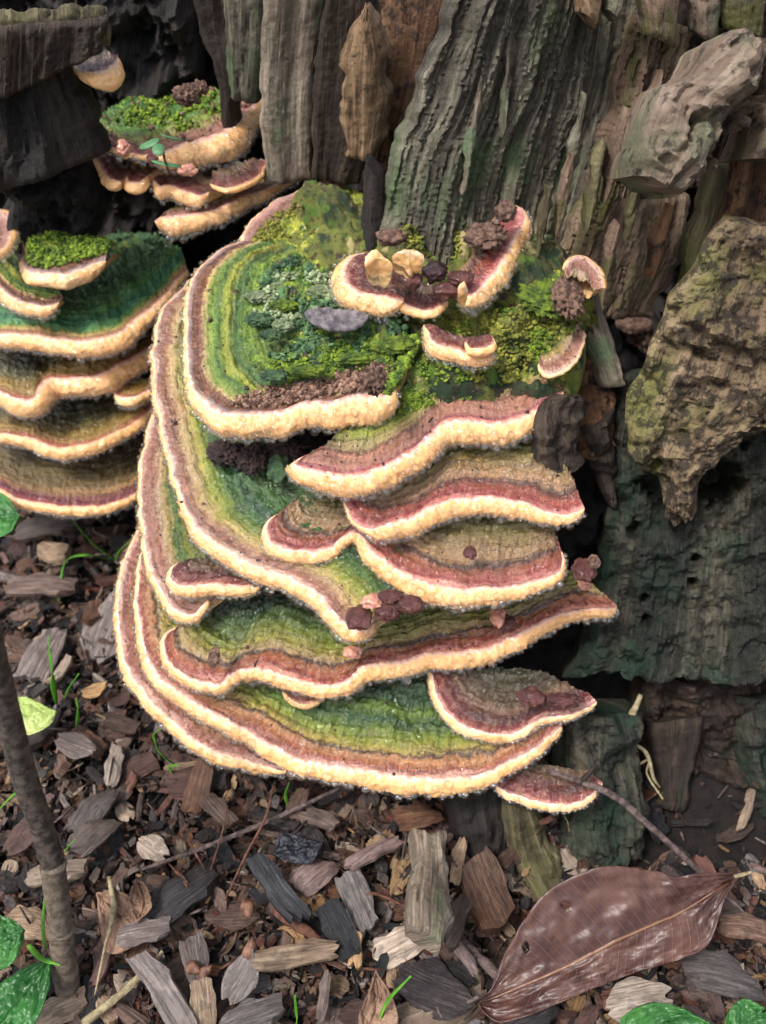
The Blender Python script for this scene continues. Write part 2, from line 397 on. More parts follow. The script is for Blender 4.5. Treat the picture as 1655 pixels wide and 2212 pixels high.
    # guttation drops
    if drops:
        want = int(L/.0042*max(1.0, np.mean(t)/.0040)*2.6*dens); locs, rad = [], []
        for _ in range(want*6):
            if len(locs) >= (290 if drops == 'single' else 900) or len(locs) >= want: break
            i = RNG.integers(2, N-2); sj = RNG.beta(2.6, 1.15); j = int(np.clip(.14+sj*.84, 0, .99)*(K-1))
            hang = j/(K-1) > .70
            r = float(np.clip(RNG.lognormal(math.log(.00135 if not hang else .00175), .30), .0008, .0030))*dsize*min(1, .55+t[i]/.012)
            p = G[i, j]+GN[i, j]*r*(.38 if not hang else .55); 
            if hang: p = p-np.array([0, 0, r*.25])
            if locs and (np.linalg.norm(np.array(locs)-p, axis=1) < (np.array(rad)+r)*.86).any(): continue
            locs.append(p); rad.append(r)
        if drops == 'single':
            for p, r in zip(locs, rad):
                o = bpy.data.objects.new('droplet', DROPS[RNG.integers(3)]); o.location = p-o0; o.scale = (r, r, r*float(RNG.uniform(.9, 1.12)))
                o.rotation_euler = (0, 0, float(RNG.uniform(0, 6))); o.parent = root; C.objects.link(o)
        elif len(locs):
            joined('dew', ICO2[0], ICO2[1], np.array(locs)-o0, np.array(rad)[:, None].repeat(3, 1), DROP, root, kind='stuff')
    return root
def hash_(s):
    h = 7
    for ch in s: h = (h*31+ord(ch)) & 0xffff
    return h

# ---------------------------------------------------------------- ruled strip of wood between two traced edges, with real thickness
def strip(name, Lp, Rp, mat, parent=None, thick=.012, bulge=.006, fib=.0016, lump=.0, jag=.004, endjag=.02, iso=False, res=.0016, seed=0.0, dents=(), crack=.5, uvs=1.0, smooth=True, holes=()):
    PL = np.array([aty(*p) for p in Lp]); PR = np.array([aty(*p) for p in Rp])
    H = max(np.linalg.norm(np.diff(PL, axis=0), axis=1).sum(), np.linalg.norm(np.diff(PR, axis=0), axis=1).sum())
    n = int(np.clip(H/res, 12, 230)); A = catmull(PL, n); Bq = catmull(PR, n)
    Wd = np.linalg.norm(A-Bq, axis=1).mean(); m = int(np.clip(Wd/res, 8, 200))
    t = np.linspace(0, 1, n)[:, None]; s = np.linspace(0, 1, m)[None]
    ej0 = endjag*fbm(s*Wd*60, seed, 0, 3); ej1 = endjag*fbm(s*Wd*60, seed+20, 0, 3)
    tt = t+(1-t)**6*ej0-t**6*ej1; tt = np.clip(tt, 0, 1)*(n-1)
    i0 = np.clip(tt.astype(int), 0, n-2); fr = (tt-i0)[..., None]
    LA = A[i0]*(1-fr)+A[i0+1]*fr; RB = Bq[i0]*(1-fr)+Bq[i0+1]*fr
    dirn = (RB-LA); wl = np.maximum(np.linalg.norm(dirn, axis=2, keepdims=True), 1e-6); dirn = dirn/wl
    jo = 2 if iso else 5; j1 = jag*.6*(fbm(t*H*(45 if iso else 60), seed+3, o=jo, g=.5)); j2 = jag*(fbm(t*H*45, seed+33, o=jo, g=.5))
    P = LA+(RB-LA)*s[..., None]+dirn*((1-s)**9*j1+s**9*j2)[..., None]
    N0 = normals(P); view = CAM-P; view = view/np.linalg.norm(view, axis=2, keepdims=True)
    sg = np.sign((N0*view).sum()); N0 = N0*sg
    N0 = N0.mean(axis=(0, 1)); N0 /= np.linalg.norm(N0)
    X, Y = s*Wd, t*H
    h = bulge*np.sqrt(np.clip(1-(2*s-1)**2, 0, 1))+fib*(ridge(X*300+.5*fbm(X*30, Y*22, seed+1, 2), Y*5, seed, 4))+fib*1.6*fbm(X*90, Y*6, seed+8, 4)
    ck = ridge(X*75+.6*fbm(X*20, Y*25, seed), Y*3.5, seed+13, 2); h = h-crack*.008*np.clip(ck-.62, 0, 1)/.38
    h = h+(lump*fbm(P[..., 0]*42, P[..., 1]*42, P[..., 2]*42+seed, 7, .58) if iso else lump*fbm(X*42, Y*7, seed, 5))
    h = h+fib*.5*fbm(P[..., 0]*600, P[..., 1]*600, P[..., 2]*600, 3)
    edge = np.minimum.reduce([s*m/3.0+0*t, (1-s)*m/3.0+0*t, t*n/3.0+0*s, (1-t)*n/3.0+0*s]); h = h-min(thick*.35, .0025)*np.clip(1-edge, 0, 1)**2
    for (dx, dy, dr, dd) in dents:
        # dents are placed by the surface point that the traced pixel falls on
        rr = ray(dx, dy); rr = rr/np.linalg.norm(rr); V2 = P-CAM; al = (V2@rr)[..., None]; dist = np.linalg.norm(V2-al*rr, axis=2)
        q = dist*(1+.5*fbm(P[..., 0]*150, P[..., 1]*150, P[..., 2]*150, 3)); h = h-dd*np.exp(-(q/dr)**4)
    Pf = P+N0*h[..., None]; Pb = P-N0*thick
    o0 = Pf.reshape(-1, 3).mean(0)
    V = np.vstack([Pf.reshape(-1, 3), Pb.reshape(-1, 3)])-o0
    nn = np.cross(Pf[1:, :-1]-Pf[:-1, :-1], Pf[:-1, 1:]-Pf[:-1, :-1]).mean(axis=(0, 1)); fl = np.dot(nn, N0) > 0
    Ff = gridf(n, m, flip=not fl is True) if False else gridf(n, m, flip=bool(fl))
    Fb = gridf(n, m, off=n*m, flip=not bool(fl))
    loop = [i*m for i in range(n)]+[(n-1)*m+j for j in range(1, m)]+[i*m+m-1 for i in range(n-2, -1, -1)]+[j for j in range(m-2, 0, -1)]
    loop = np.array(loop); nx = np.roll(loop, -1); Fs = np.stack([loop, nx, nx+n*m, loop+n*m], 1)
    uv = np.stack([np.broadcast_to(X, h.shape), np.broadcast_to(Y, h.shape)], -1).reshape(-1, 2)*uvs+seed*.37
    me = mesh(name, V, np.vstack([Ff, Fb, Fs]), np.vstack([uv, uv+.01]), smooth=smooth); me.set_sharp_from_angle(angle=math.radians(50))
    o = link(name, me, mat, parent); o.location = o0
    return o

# ---------------------------------------------------------------- lumpy body (nubs, clods, burls)
def blob(name, p, r, mat, parent=None, amp=.25, freq=1.6, seed=0.0, sub=4, rot=(0, 0, 0), ridgy=0.0, uvs=False):
    import bmesh
    b = bmesh.new(); bmesh.ops.create_icosphere(b, subdivisions=sub, radius=1.0)
    V = np.array([v.co[:] for v in b.verts]); F = np.array([[v.index for v in f.verts] for f in b.faces]); b.free()
    k = 1+amp*fbm(V[:, 0]*freq+seed, V[:, 1]*freq, V[:, 2]*freq, 3 if amp < .4 else 5)
    if ridgy: k = k+ridgy*ridge(V[:, 0]*freq*2+seed, V[:, 1]*freq*2, V[:, 2]*freq*2, 3)
    V = V*k[:, None]; R = np.array(__import__('mathutils').Euler(rot).to_matrix()); V = (V*np.array(r))@R.T
    me = mesh(name, V, F, uv=np.stack([V[:, 0], V[:, 1]], 1)); o = link(name, me, mat, parent)
    o.location = p if parent is None or parent.location.length == 0 else Vector(p)-parent.location
    return o

# ---------------------------------------------------------------- tube along points
def tube(name, pts, rad, mat, parent=None, sides=10, rough=.12, seed=0.0, n=None, flat=1.0, ends=True):
    pts = np.array(pts, float); rad = np.atleast_1d(rad).astype(float)
    if len(rad) != len(pts): rad = np.interp(np.linspace(0, 1, len(pts)), np.linspace(0, 1, len(rad)), rad)
    Q = catmull(np.hstack([pts, rad[:, None]]), n or max(8, len(pts)*10)); P, r = Q[:, :3], Q[:, 3]
    Tn = np.gradient(P, axis=0); Tn /= np.linalg.norm(Tn, axis=1, keepdims=True)
    up = np.array([.1, .2, 1.0]); a = np.cross(Tn, up); a /= np.linalg.norm(a, axis=1, keepdims=True); b = np.cross(a, Tn)
    th = np.linspace(0, 2*np.pi, sides+1)[None]; ct, st = np.cos(th), np.sin(th)*flat
    ln = np.arange(len(P))[:, None]*np.linalg.norm(P[1]-P[0])
    k = 1+rough*fbm(ct*1.5+seed, st*1.5, ln*160, 4); k[:, -1] = k[:, 0]
    V = P[:, None]+(a[:, None]*ct[..., None]+b[:, None]*st[..., None])*(r[:, None]*k)[..., None]
    o0 = P[len(P)//2]; m = sides+1; Vf = V.reshape(-1, 3); F = gridf(len(P), m)
    uv = np.stack([np.broadcast_to(th*r.mean(), (len(P), m)), np.broadcast_to(ln, (len(P), m))], -1).reshape(-1, 2)
    Fl = [tuple(f) for f in F]
    if ends: Fl += [tuple(range(m-1)), tuple(reversed(range((len(P)-1)*m, (len(P)-1)*m+m-1)))]
    me = mesh(name, Vf-o0, Fl, uv); o = link(name, me, mat, parent); o.location = o0
    return o

# ---------------------------------------------------------------- materials used
PORE = pore_mat('pores')
MARG = margin_mat('margin_cream')
MARGW = margin_mat('margin_pale', cream=(250, 214, 165), edge=(235, 215, 215), low=(245, 232, 210))
MARGO = margin_mat('margin_ochre', cream=(232, 180, 115), edge=(220, 170, 140), low=(225, 190, 140))
capA = cap_mat('cap_mossy', [(0, (170, 150, 150)), (2.5, (112, 74, 60)), (7, (124, 84, 64)), (9, (186, 164, 114)), (12, (132, 150, 70)), (17, (74, 108, 44)), (22, (150, 154, 62)), (27, (56, 92, 48)), (38, (112, 132, 56)), (60, (52, 86, 56))], moss=1.0, warp=.3, mosscol=((50, 98, 34), (156, 180, 60)), wet=.2, seed=1.1)
capA1 = cap_mat('cap_yellow_moss', [(0, (190, 150, 140)), (6, (125, 85, 75)), (11, (170, 130, 110)), (14, (110, 130, 60)), (24, (165, 165, 65)), (60, (130, 140, 50))], moss=.9, warp=.4, mosscol=((80, 105, 35), (195, 195, 75)), wet=.15, seed=2.3, mstart=.014)
capB = cap_mat('cap_green_wet', [(0, (208, 180, 166)), (2, (146, 104, 94)), (7, (142, 100, 80)), (12, (182, 152, 112)), (18, (164, 150, 84)), (23, (126, 134, 48)), (30, (62, 96, 32)), (42, (18, 62, 32)), (52, (54, 90, 32)), (90, (28, 56, 28))], moss=.25, warp=.45, wet=.7, seed=3.7)
capC = cap_mat('cap_pink_green', [(0, (208, 176, 160)), (3, (160, 116, 106)), (9, (142, 98, 82)), (13, (178, 150, 128)), (19, (156, 138, 84)), (24, (60, 92, 34)), (32, (104, 108, 42)), (50, (34, 68, 32))], moss=.2, warp=.4, wet=.4, seed=4.9)
capF = cap_mat('cap_green_shelf', [(0, (214, 165, 148)), (3, (146, 80, 70)), (6, (154, 96, 66)), (12, (172, 126, 86)), (14.5, (70, 46, 44)), (17, (160, 138, 72)), (24, (124, 130, 40)), (32, (78, 102, 26)), (38, (22, 60, 20)), (46, (88, 112, 30)), (56, (20, 56, 22)), (80, (38, 64, 24))], moss=.15, warp=.6, wet=.9, seed=5.2)
capG = cap_mat('cap_outer', [(0, (205, 165, 150)), (3, (140, 84, 76)), (8, (136, 88, 66)), (14, (148, 112, 76)), (22, (100, 96, 50)), (40, (50, 66, 34))], warp=.5, wet=.6, seed=6.2)
capH = cap_mat('cap_red_tan', [(0, (212, 142, 126)), (2.5, (138, 68, 64)), (6, (148, 78, 54)), (10, (138, 88, 56)), (12.5, (62, 42, 40)), (15, (160, 134, 92)), (20, (132, 122, 58)), (27, (116, 122, 36)), (35, (70, 92, 24)), (46, (28, 56, 18)), (80, (16, 38, 16))], moss=.12, warp=.65, wet=1.0, seed=7.7)
capJ = cap_mat('cap_red_brown', [(0, (216, 150, 140)), (2.5, (150, 78, 76)), (6, (150, 80, 66)), (10, (140, 86, 62)), (13, (66, 44, 40)), (17, (150, 118, 86)), (24, (138, 112, 78)), (34, (104, 94, 50)), (46, (74, 80, 32)), (80, (38, 54, 22))], moss=.08, warp=.55, wet=.8, seed=8.3)
capK = cap_mat('cap_purple_red', [(0, (210, 140, 134)), (3, (140, 66, 68)), (9, (134, 70, 52)), (12, (82, 50, 44)), (16, (156, 122, 92)), (24, (130, 108, 70)), (32, (94, 92, 42)), (60, (58, 74, 26))], moss=.1, warp=.5, wet=.8, seed=9.4)
capL = cap_mat('cap_tan_olive', [(0, (215, 140, 130)), (2, (150, 82, 92)), (5, (158, 112, 98)), (12, (165, 118, 98)), (15, (120, 82, 70)), (19, (160, 140, 95)), (25, (135, 140, 60)), (32, (85, 120, 35)), (60, (50, 100, 35))], moss=.5, warp=.4, wet=.5, seed=10.1, mosscol=((50, 105, 30), (140, 170, 45)))
capN = cap_mat('cap_purple', [(0, (205, 150, 138)), (2, (128, 66, 64)), (6, (98, 46, 44)), (11, (82, 46, 38)), (14, (118, 90, 70)), (20, (76, 60, 42)), (40, (48, 50, 28))], warp=.5, wet=.8, seed=11.6)
capQ = cap_mat('cap_teal', [(0, (205, 160, 130)), (4, (150, 100, 84)), (8, (180, 150, 100)), (12, (150, 152, 78)), (17, (88, 140, 84)), (26, (56, 116, 84)), (40, (84, 134, 72)), (60, (60, 96, 56))], moss=.2, warp=.35, wet=.4, seed=12.9)
capQ2 = cap_mat('cap_olive', [(0, (190, 110, 100)), (3, (160, 95, 75)), (8, (150, 120, 70)), (16, (130, 105, 45)), (28, (75, 70, 30)), (60, (40, 40, 24))], warp=.5, wet=.7, seed=13.1)
capQ3 = cap_mat('cap_maroon', [(0, (150, 80, 80)), (3, (110, 45, 60)), (8, (105, 60, 55)), (12, (150, 115, 75)), (16, (105, 82, 45)), (28, (95, 80, 40)), (60, (60, 45, 32))], warp=.3, wet=.5, seed=14.4)
NUB = simple_mat('nub_purple', (78, 36, 38), (128, 76, 68), 130, .35, .003, Coat_Weight=.3)
NUBD = simple_mat('nub_dark', (40, 26, 32), (78, 46, 50), 90, .35, .002)
FLAP = margin_mat('flap_orange', cream=(255, 210, 146), edge=(255, 222, 178), low=(255, 212, 150))
CRUMB = simple_mat('crumb_brown', (82, 54, 44), (170, 134, 114), 260, .9, .003)
CRUMBD = simple_mat('crumb_dark', (34, 22, 22), (82, 58, 52), 200, .7, .002)
GREYF = simple_mat('grey_fungus', (78, 72, 80), (150, 140, 142), 160, .7, .001)
MOSSB = simple_mat('moss_bright', (42, 72, 20), (140, 164, 48), 220, .85, .003)
MOSSY = simple_mat('moss_yellow', (70, 80, 26), (156, 154, 62), 160, .85, .003)
MOSSD = simple_mat('moss_deep', (36, 66, 44), (92, 124, 78), 160, .7, .002)
MOSSG = simple_mat('moss_grey', (90, 110, 70), (170, 180, 140), 220, .8, .002)

G_MAIN = 'tiers of the large bracket fungus on the stump'
G_LEFT = 'tiers of the further bracket fungus at the left'
G_UP = 'small brackets in the hollow of the stump'

# ---------------------------------------------------------------- stump (a thing with many parts)
W_GREY = wood_mat('wood_grey', (40, 34, 31), (118, 104, 90), (186, 172, 152), moss=.35, mossc=(110, 140, 100))
W_MAIN = wood_mat('wood_main', (26, 24, 22), (80, 74, 64), (158, 152, 130), moss=.5, mossc=(104, 128, 84), bumpd=.004)
W_PINK = wood_mat('wood_pink', (50, 38, 32), (116, 94, 78), (180, 158, 132), moss=.45, mossc=(110, 118, 52), bumpd=.004)
W_DARK = wood_mat('wood_dark', (16, 13, 12), (48, 38, 32), (92, 76, 62), moss=.2, mossc=(60, 80, 40))
W_TAN = wood_mat('wood_tan', (40, 30, 24), (124, 98, 72), (178, 150, 116), spots=.2)
W_FLAKE = wood_mat('wood_flake', (40, 33, 26), (118, 98, 76), (172, 150, 118), moss=.65, mossc=(128, 130, 62), grain=.35, spots=1.2, bumpd=.005)
W_KNOB = wood_mat('wood_knob', (40, 33, 29), (108, 90, 76), (164, 148, 130), moss=.5, mossc=(112, 124, 92), grain=.5, spots=.4)
W_GREEN = wood_mat('wood_green', (14, 16, 14), (44, 46, 38), (104, 96, 80), moss=.55, mossc=(36, 68, 50), grain=.4, spots=.7, rough=.6, bumpd=.005)
W_BLACK = wood_mat('wood_black', (9, 8, 8), (28, 24, 22), (58, 50, 46), grain=.5)
W_OLIVE = wood_mat('wood_olive', (30, 27, 20), (84, 76, 54), (140, 132, 96), moss=.5, mossc=(116, 120, 56))
W_ROT = wood_mat('wood_rot', (26, 16, 12), (84, 56, 38), (142, 108, 76), grain=.3, spots=.7)
W_ROTD = wood_mat('wood_rot_dark', (14, 9, 8), (42, 30, 24), (86, 68, 54), moss=.35, mossc=(40, 58, 40), grain=.3, spots=.7)
stump = thing('tree_stump', 'old rotten tree stump split into upright weathered shards, carrying the bracket fungi', 'stump', (0, 0, 0))
S = lambda name, L, R, mat, **k: strip(name, L, R, mat, stump, **k)
SI = lambda name, L, R, mat, **k: strip(name, L, R, mat, stump, **{'endjag': .01, **k, 'iso': True})
# dark hollow behind everything, and the buried core under the brackets
SI('hollow_wall', [(-420, -260, .30), (-420, 500, .30), (-420, 1000, .22)], [(2100, -260, .26), (2100, 600, .24), (2100, 1100, .18)], W_BLACK, lump=.03, bulge=0, fib=.002, res=.0045, seed=50, thick=.03)
SI('stump_core', [(420, 660, .15), (430, 900, .05), (500, 1300, -.02), (640, 1700, -.045)], [(1330, 560, .13), (1340, 900, .06), (1340, 1300, .0), (1340, 1700, -.06)], W_BLACK, lump=.014, bulge=.01, fib=.003, res=.003, seed=51, thick=.03)
SI('rotten_heartwood', [(40, -40, .27), (60, 250, .255), (-60, 640, .25)], [(420, -40, .27), (430, 260, .255), (330, 640, .25)], W_BLACK, lump=.02, bulge=.02, fib=.003, res=.0025, seed=52, thick=.02, crack=0)
# standing shards, left to right
S('shard', [(415, -30, .20), (425, 60, .20), (470, 170, .195), (485, 300, .19)], [(500, -30, .20), (505, 60, .20), (510, 170, .19), (505, 300, .188)], W_DARK, seed=1)
S('shard', [(478, -30, .19), (486, 100, .188), (497, 210, .185)], [(585, -30, .19), (580, 100, .185), (560, 225, .18)], W_MAIN, seed=2, bulge=.004)
S('shard', [(572, -30, .165), (563, 120, .165), (562, 240, .163), (575, 400, .16)], [(712, -30, .168), (690, 120, .167), (678, 240, .165), (672, 392, .162)], W_GREY, seed=3, bulge=.002, jag=.003)
S('shard', [(700, -30, .160), (688, 90, .160), (673, 210, .158), (676, 385, .155)], [(815, -30, .16), (820, 90, .158), (838, 200, .155), (770, 400, .150)], W_DARK, seed=4, bulge=.004)
S('shard', [(790, 10, .152), (748, 90, .150), (735, 200, .148), (745, 335, .146)], [(800, 12, .150), (835, 110, .148), (838, 230, .146), (815, 345, .144)], W_TAN, seed=5, bulge=.006, lump=.004, jag=.008)
S('shard', [(800, -40, .20), (825, 120, .19), (800, 380, .17)], [(1010, -40, .20), (960, 150, .18), (860, 400, .15)], W_ROT, seed=6, lump=.012)
S('shard', [(790, 335, .118), (782, 420, .112), (778, 550, .098)], [(800, 338, .118), (833, 400, .112), (836, 560, .097)], W_BLACK, seed=7, bulge=.005, jag=.002)
S('shard', [(1003, -40, .125), (953, 75, .122), (906, 215, .115), (860, 325, .108), (840, 450, .10), (830, 570, .09)], [(1290, -40, .155), (1254, 174, .145), (1220, 290, .135), (1176, 440, .12), (1150, 560, .10)], W_MAIN, seed=8, bulge=.012, fib=.0032, lump=.007, jag=.006, endjag=.01, res=.0012)
S('shard', [(1285, -40, .150), (1258, 150, .145), (1222, 290, .135), (1160, 470, .115), (1140, 600, .095)], [(1380, -40, .15), (1345, 180, .145), (1300, 350, .13), (1250, 560, .105), (1240, 620, .098)], W_MAIN, seed=9, bulge=.002, fib=.0032, jag=.005, lump=.004)
S('shard', [(1370, 30, .140), (1330, 170, .135), (1290, 330, .125), (1235, 470, .108), (1195, 610, .09)], [(1500, 60, .145), (1455, 200, .135), (1390, 380, .12), (1370, 500, .105), (1340, 640, .09)], W_PINK, seed=10, bulge=.006, fib=.0045, lump=.008, jag=.006, res=.0012)
S('shard', [(1290, 430, .108), (1240, 560, .094), (1240, 680, .083)], [(1490, 420, .105), (1470, 560, .092), (1400, 690, .08)], W_PINK, seed=11, bulge=.005, fib=.0025, lump=.006, jag=.006)
S('shard', [(1440, -60, .15), (1450, 120, .14), (1400, 400, .12)], [(1720, -60, .15), (1720, 120, .14), (1640, 420, .12)], W_DARK, seed=12, bulge=.004, lump=.012, fib=.003)
for k, (a, b, c, d) in enumerate([(1255, 1300, 30, 60), (1310, 1345, 22, 45), (1392, 1470, 75, 105), (1500, 1560, 70, 108), (1562, 1655, 60, 100)]):
    S('hanging_splinter', [(a, -60, .125), (a-4, 0, .122), (a+2, c, .118)], [(b+14, -60, .125), (b+6, 0, .122), (b-12, d, .118)], (W_TAN, W_GREY, W_PINK, W_KNOB, W_OLIVE)[k], seed=14+k, bulge=.006, endjag=.18, thick=.01)
S('shard', [(1540, 360, .088), (1505, 480, .080), (1470, 640, .068)], [(1640, 360, .088), (1610, 480, .080), (1560, 640, .068)], W_OLIVE, seed=20, bulge=.003)
S('shard', [(1600, 300, .075), (1590, 400, .07), (1560, 520, .06)], [(1760, 300, .075), (1750, 420, .07), (1740, 520, .06)], W_ROT, seed=21, bulge=.003, lump=.006)
for k, (a, b, w, mt) in enumerate([((1180, 400), (1158, 560), 16, W_OLIVE), ((1232, 330), (1196, 520), 20, W_PINK), ((1262, 200), (1222, 400), 16, W_MAIN), ((1300, 300), (1262, 500), 22, W_OLIVE), ((1352, 230), (1300, 440), 26, W_PINK), ((1388, 300), (1352, 520), 20, W_OLIVE), ((1330, 480), (1300, 620), 22, W_PINK), ((1100, 60), (1085, 300), 18, W_MAIN), ((1040, 120), (1000, 420), 16, W_GREY), ((1420, 150), (1392, 330), 26, W_PINK), ((1440, 440), (1400, 600), 30, W_ROT)]):
    Y0 = .150-(a[1]/560)*.062-.006*(k != 9)-(.022 if k < 7 else .012); Y1 = .150-(b[1]/560)*.062-(.018 if k < 7 else .012); mx, my, Ym = (a[0]+b[0])/2+4, (a[1]+b[1])/2, (Y0+Y1)/2
    S('peeled_strip', [(a[0], a[1], Y0), (mx-w*.6, my, Ym), (b[0]-2, b[1], Y1)], [(a[0]+w*.5, a[1]+4, Y0), (mx+w*.5, my+6, Ym), (b[0]+w*.35, b[1]-6, Y1)], mt, seed=70+k, bulge=.003, thick=.005, jag=.005, endjag=.06, fib=.0012, res=.0011)
# weathered overhanging knob at the upper right
SI('weathered_knob', [(1590, 62, .075), (1500, 140, .060), (1420, 215, .048), (1393, 280, .042), (1362, 385, .040)], [(1668, 120, .070), (1640, 215, .056), (1570, 310, .042), (1540, 375, .036), (1462, 430, .036)], W_KNOB, seed=22, dents=[(1655, 165, .0028, .02), (1638, 190, .0028, .02), (1622, 215, .0028, .02), (1606, 240, .003, .02), (1590, 262, .003, .022), (1575, 283, .003, .022), (1560, 303, .003, .022), (1545, 325, .003, .022), (1530, 346, .003, .022), (1516, 370, .003, .022), (1500, 395, .003, .022), (1470, 300, .0022, .012), (1482, 280, .0022, .012), (1495, 258, .0022, .012)], bulge=.014, lump=.011, thick=.03, jag=.012, endjag=.08, crack=1.0)
SI('weathered_knob', [(1650, 100, .080), (1640, 240, .062), (1600, 345, .055)], [(1790, 90, .08), (1790, 240, .062), (1780, 350, .055)], W_KNOB, seed=23, bulge=.014, lump=.01, thick=.03)
# lower right: the wide flake and the green-black foot
SI('bark_foot', [(1338, 800, .045), (1322, 950, .020), (1315, 1080, -.004), (1296, 1200, -.026), (1262, 1350, -.056), (1215, 1462, -.082)], [(1800, 760, .020), (1800, 900, .0), (1800, 1080, -.022), (1800, 1200, -.042), (1800, 1350, -.066), (1800, 1455, -.090)], W_GREEN, seed=24, bulge=.014, lump=.011, fib=.0018, thick=.03, jag=.008, endjag=.05, res=.0014, dents=[(1545, 1030, .011, .05), (1370, 1135, .0035, .02), (1400, 1040, .006, .02), (1498, 1200, .0025, .02), (1494, 1250, .002, .02), (1390, 1280, .002, .015), (1393, 1330, .002, .015)], crack=.4)
SI('bark_flake', [(1563, 470, .036), (1522, 518, .030), (1490, 595, .020), (1432, 661, .012), (1402, 757, .004), (1360, 860, -.006), (1348, 960, -.016), (1386, 1000, -.020), (1430, 1060, -.027), (1437, 1126, -.034)], [(1800, 500, .010), (1800, 600, .0), (1800, 700, -.008), (1800, 800, -.018), (1750, 900, -.024), (1630, 960, -.028), (1560, 990, -.030), (1520, 1020, -.032), (1510, 1075, -.034), (1492, 1124, -.036)], W_FLAKE, seed=25, bulge=.006, lump=.010, fib=.0010, thick=.012, jag=.005, endjag=.02, res=.0013, dents=[(1418, 1000, .002, .01), (1515, 760, .003, .01), (1640, 960, .008, .02)], crack=.25)
SI('bark_foot', [(1395, 1470, -.078), (1392, 1560, -.095), (1385, 1650, -.112)], [(1800, 1400, -.062), (1800, 1560, -.092), (1800, 1720, -.128)], W_ROTD, seed=26, lump=.012, thick=.03)
SI('root', [(1235, 1540, -.112), (1232, 1640, -.128), (1225, 1720, -.143), (1224, 1866, -.172)], [(1392, 1540, -.105), (1380, 1640, -.124), (1402, 1720, -.142), (1388, 1852, -.169)], W_GREEN, seed=27, bulge=.010, lump=.010, thick=.03, jag=.008, endjag=.03)
SI('root', [(950, 1690, -.138), (965, 1760, -.150), (1000, 1850, -.167)], [(1140, 1680, -.134), (1130, 1770, -.150), (1105, 1850, -.166)], W_BLACK, seed=28, bulge=.012, lump=.005, thick=.03)
SI('root', [(1070, 1720, -.143), (1088, 1830, -.165), (1150, 1965, -.194)], [(1165, 1725, -.142), (1205, 1830, -.165), (1228, 1895, -.178)], W_OLIVE, seed=29, bulge=.012, lump=.006, thick=.02, jag=.006)
SI('root', [(1588, 1500, -.086), (1596, 1620, -.111), (1648, 1790, -.149)], [(1800, 1480, -.083), (1800, 1620, -.110), (1800, 1820, -.152)], W_GREEN, seed=30, bulge=.014, lump=.01, thick=.03)
S('root', [(1395, 1560, -.098), (1405, 1660, -.118), (1418, 1740, -.138)], [(1520, 1540, -.093), (1500, 1650, -.116), (1470, 1750, -.140)], W_DARK, seed=44, bulge=.012, lump=.008, thick=.02, jag=.006)
# bark pieces between the brackets and the foot
SI('bark_piece', [(1198, 852, -.004), (1156, 905, -.014), (1160, 960, -.022), (1178, 1020, -.030), (1196, 1046, -.034)], [(1246, 850, .0), (1250, 920, -.010), (1242, 990, -.020), (1222, 1050, -.032)], W_DARK, seed=31, bulge=.004, lump=.009, thick=.006, jag=.011, endjag=.12)
SI('bark_piece', [(1262, 760, .045), (1256, 860, .030), (1240, 980, .012)], [(1330, 780, .045), (1330, 880, .030), (1320, 1000, .012)], W_ROT, seed=32, bulge=.006, lump=.010, thick=.012, jag=.006)
SI('bark_piece', [(1262, 940, .006), (1280, 1000, .0), (1305, 1080, -.008)], [(1330, 900, .012), (1335, 1000, .0), (1330, 1090, -.010)], W_DARK, seed=33, bulge=.006, lump=.010, thick=.012, jag=.006)
stick = tag(strip('wood_splinter', [(1258, 604, .062), (1254, 680, .050), (1270, 750, .040), (1305, 838, .030)], [(1290, 612, .062), (1312, 690, .050), (1335, 760, .040), (1352, 832, .030)], W_GREY, None, seed=34, bulge=.005, thick=.008, jag=.0015, endjag=.05), 'grey flat wood splinter leaning below the orange-tipped small bracket', 'wood splinter')
# cut block at the upper left
S('sawn_block', [(-60, 30, .145), (-60, 60, .135)], [(222, 4, .155), (225, 45, .150)], W_OLIVE, seed=35, bulge=.001, lump=.002, thick=.02, jag=.002)
S('sawn_block', [(-60, 62, .132), (-60, 250, .128)], [(228, 42, .147), (222, 110, .145)], W_DARK, seed=36, bulge=.002, lump=.004, thick=.02, endjag=.05)
S('sawn_block', [(-60, 140, .150), (-60, 430, .130)], [(150, 140, .155), (240, 330, .150)], W_BLACK, seed=37, bulge=.01, lump=.010, thick=.02)
SI('black_rot', [(-20, 320, .172), (10, 400, .168), (40, 500, .160)], [(150, 320, .175), (235, 400, .172), (210, 510, .164)], W_BLACK, seed=38, bulge=.02, lump=.018, thick=.02)

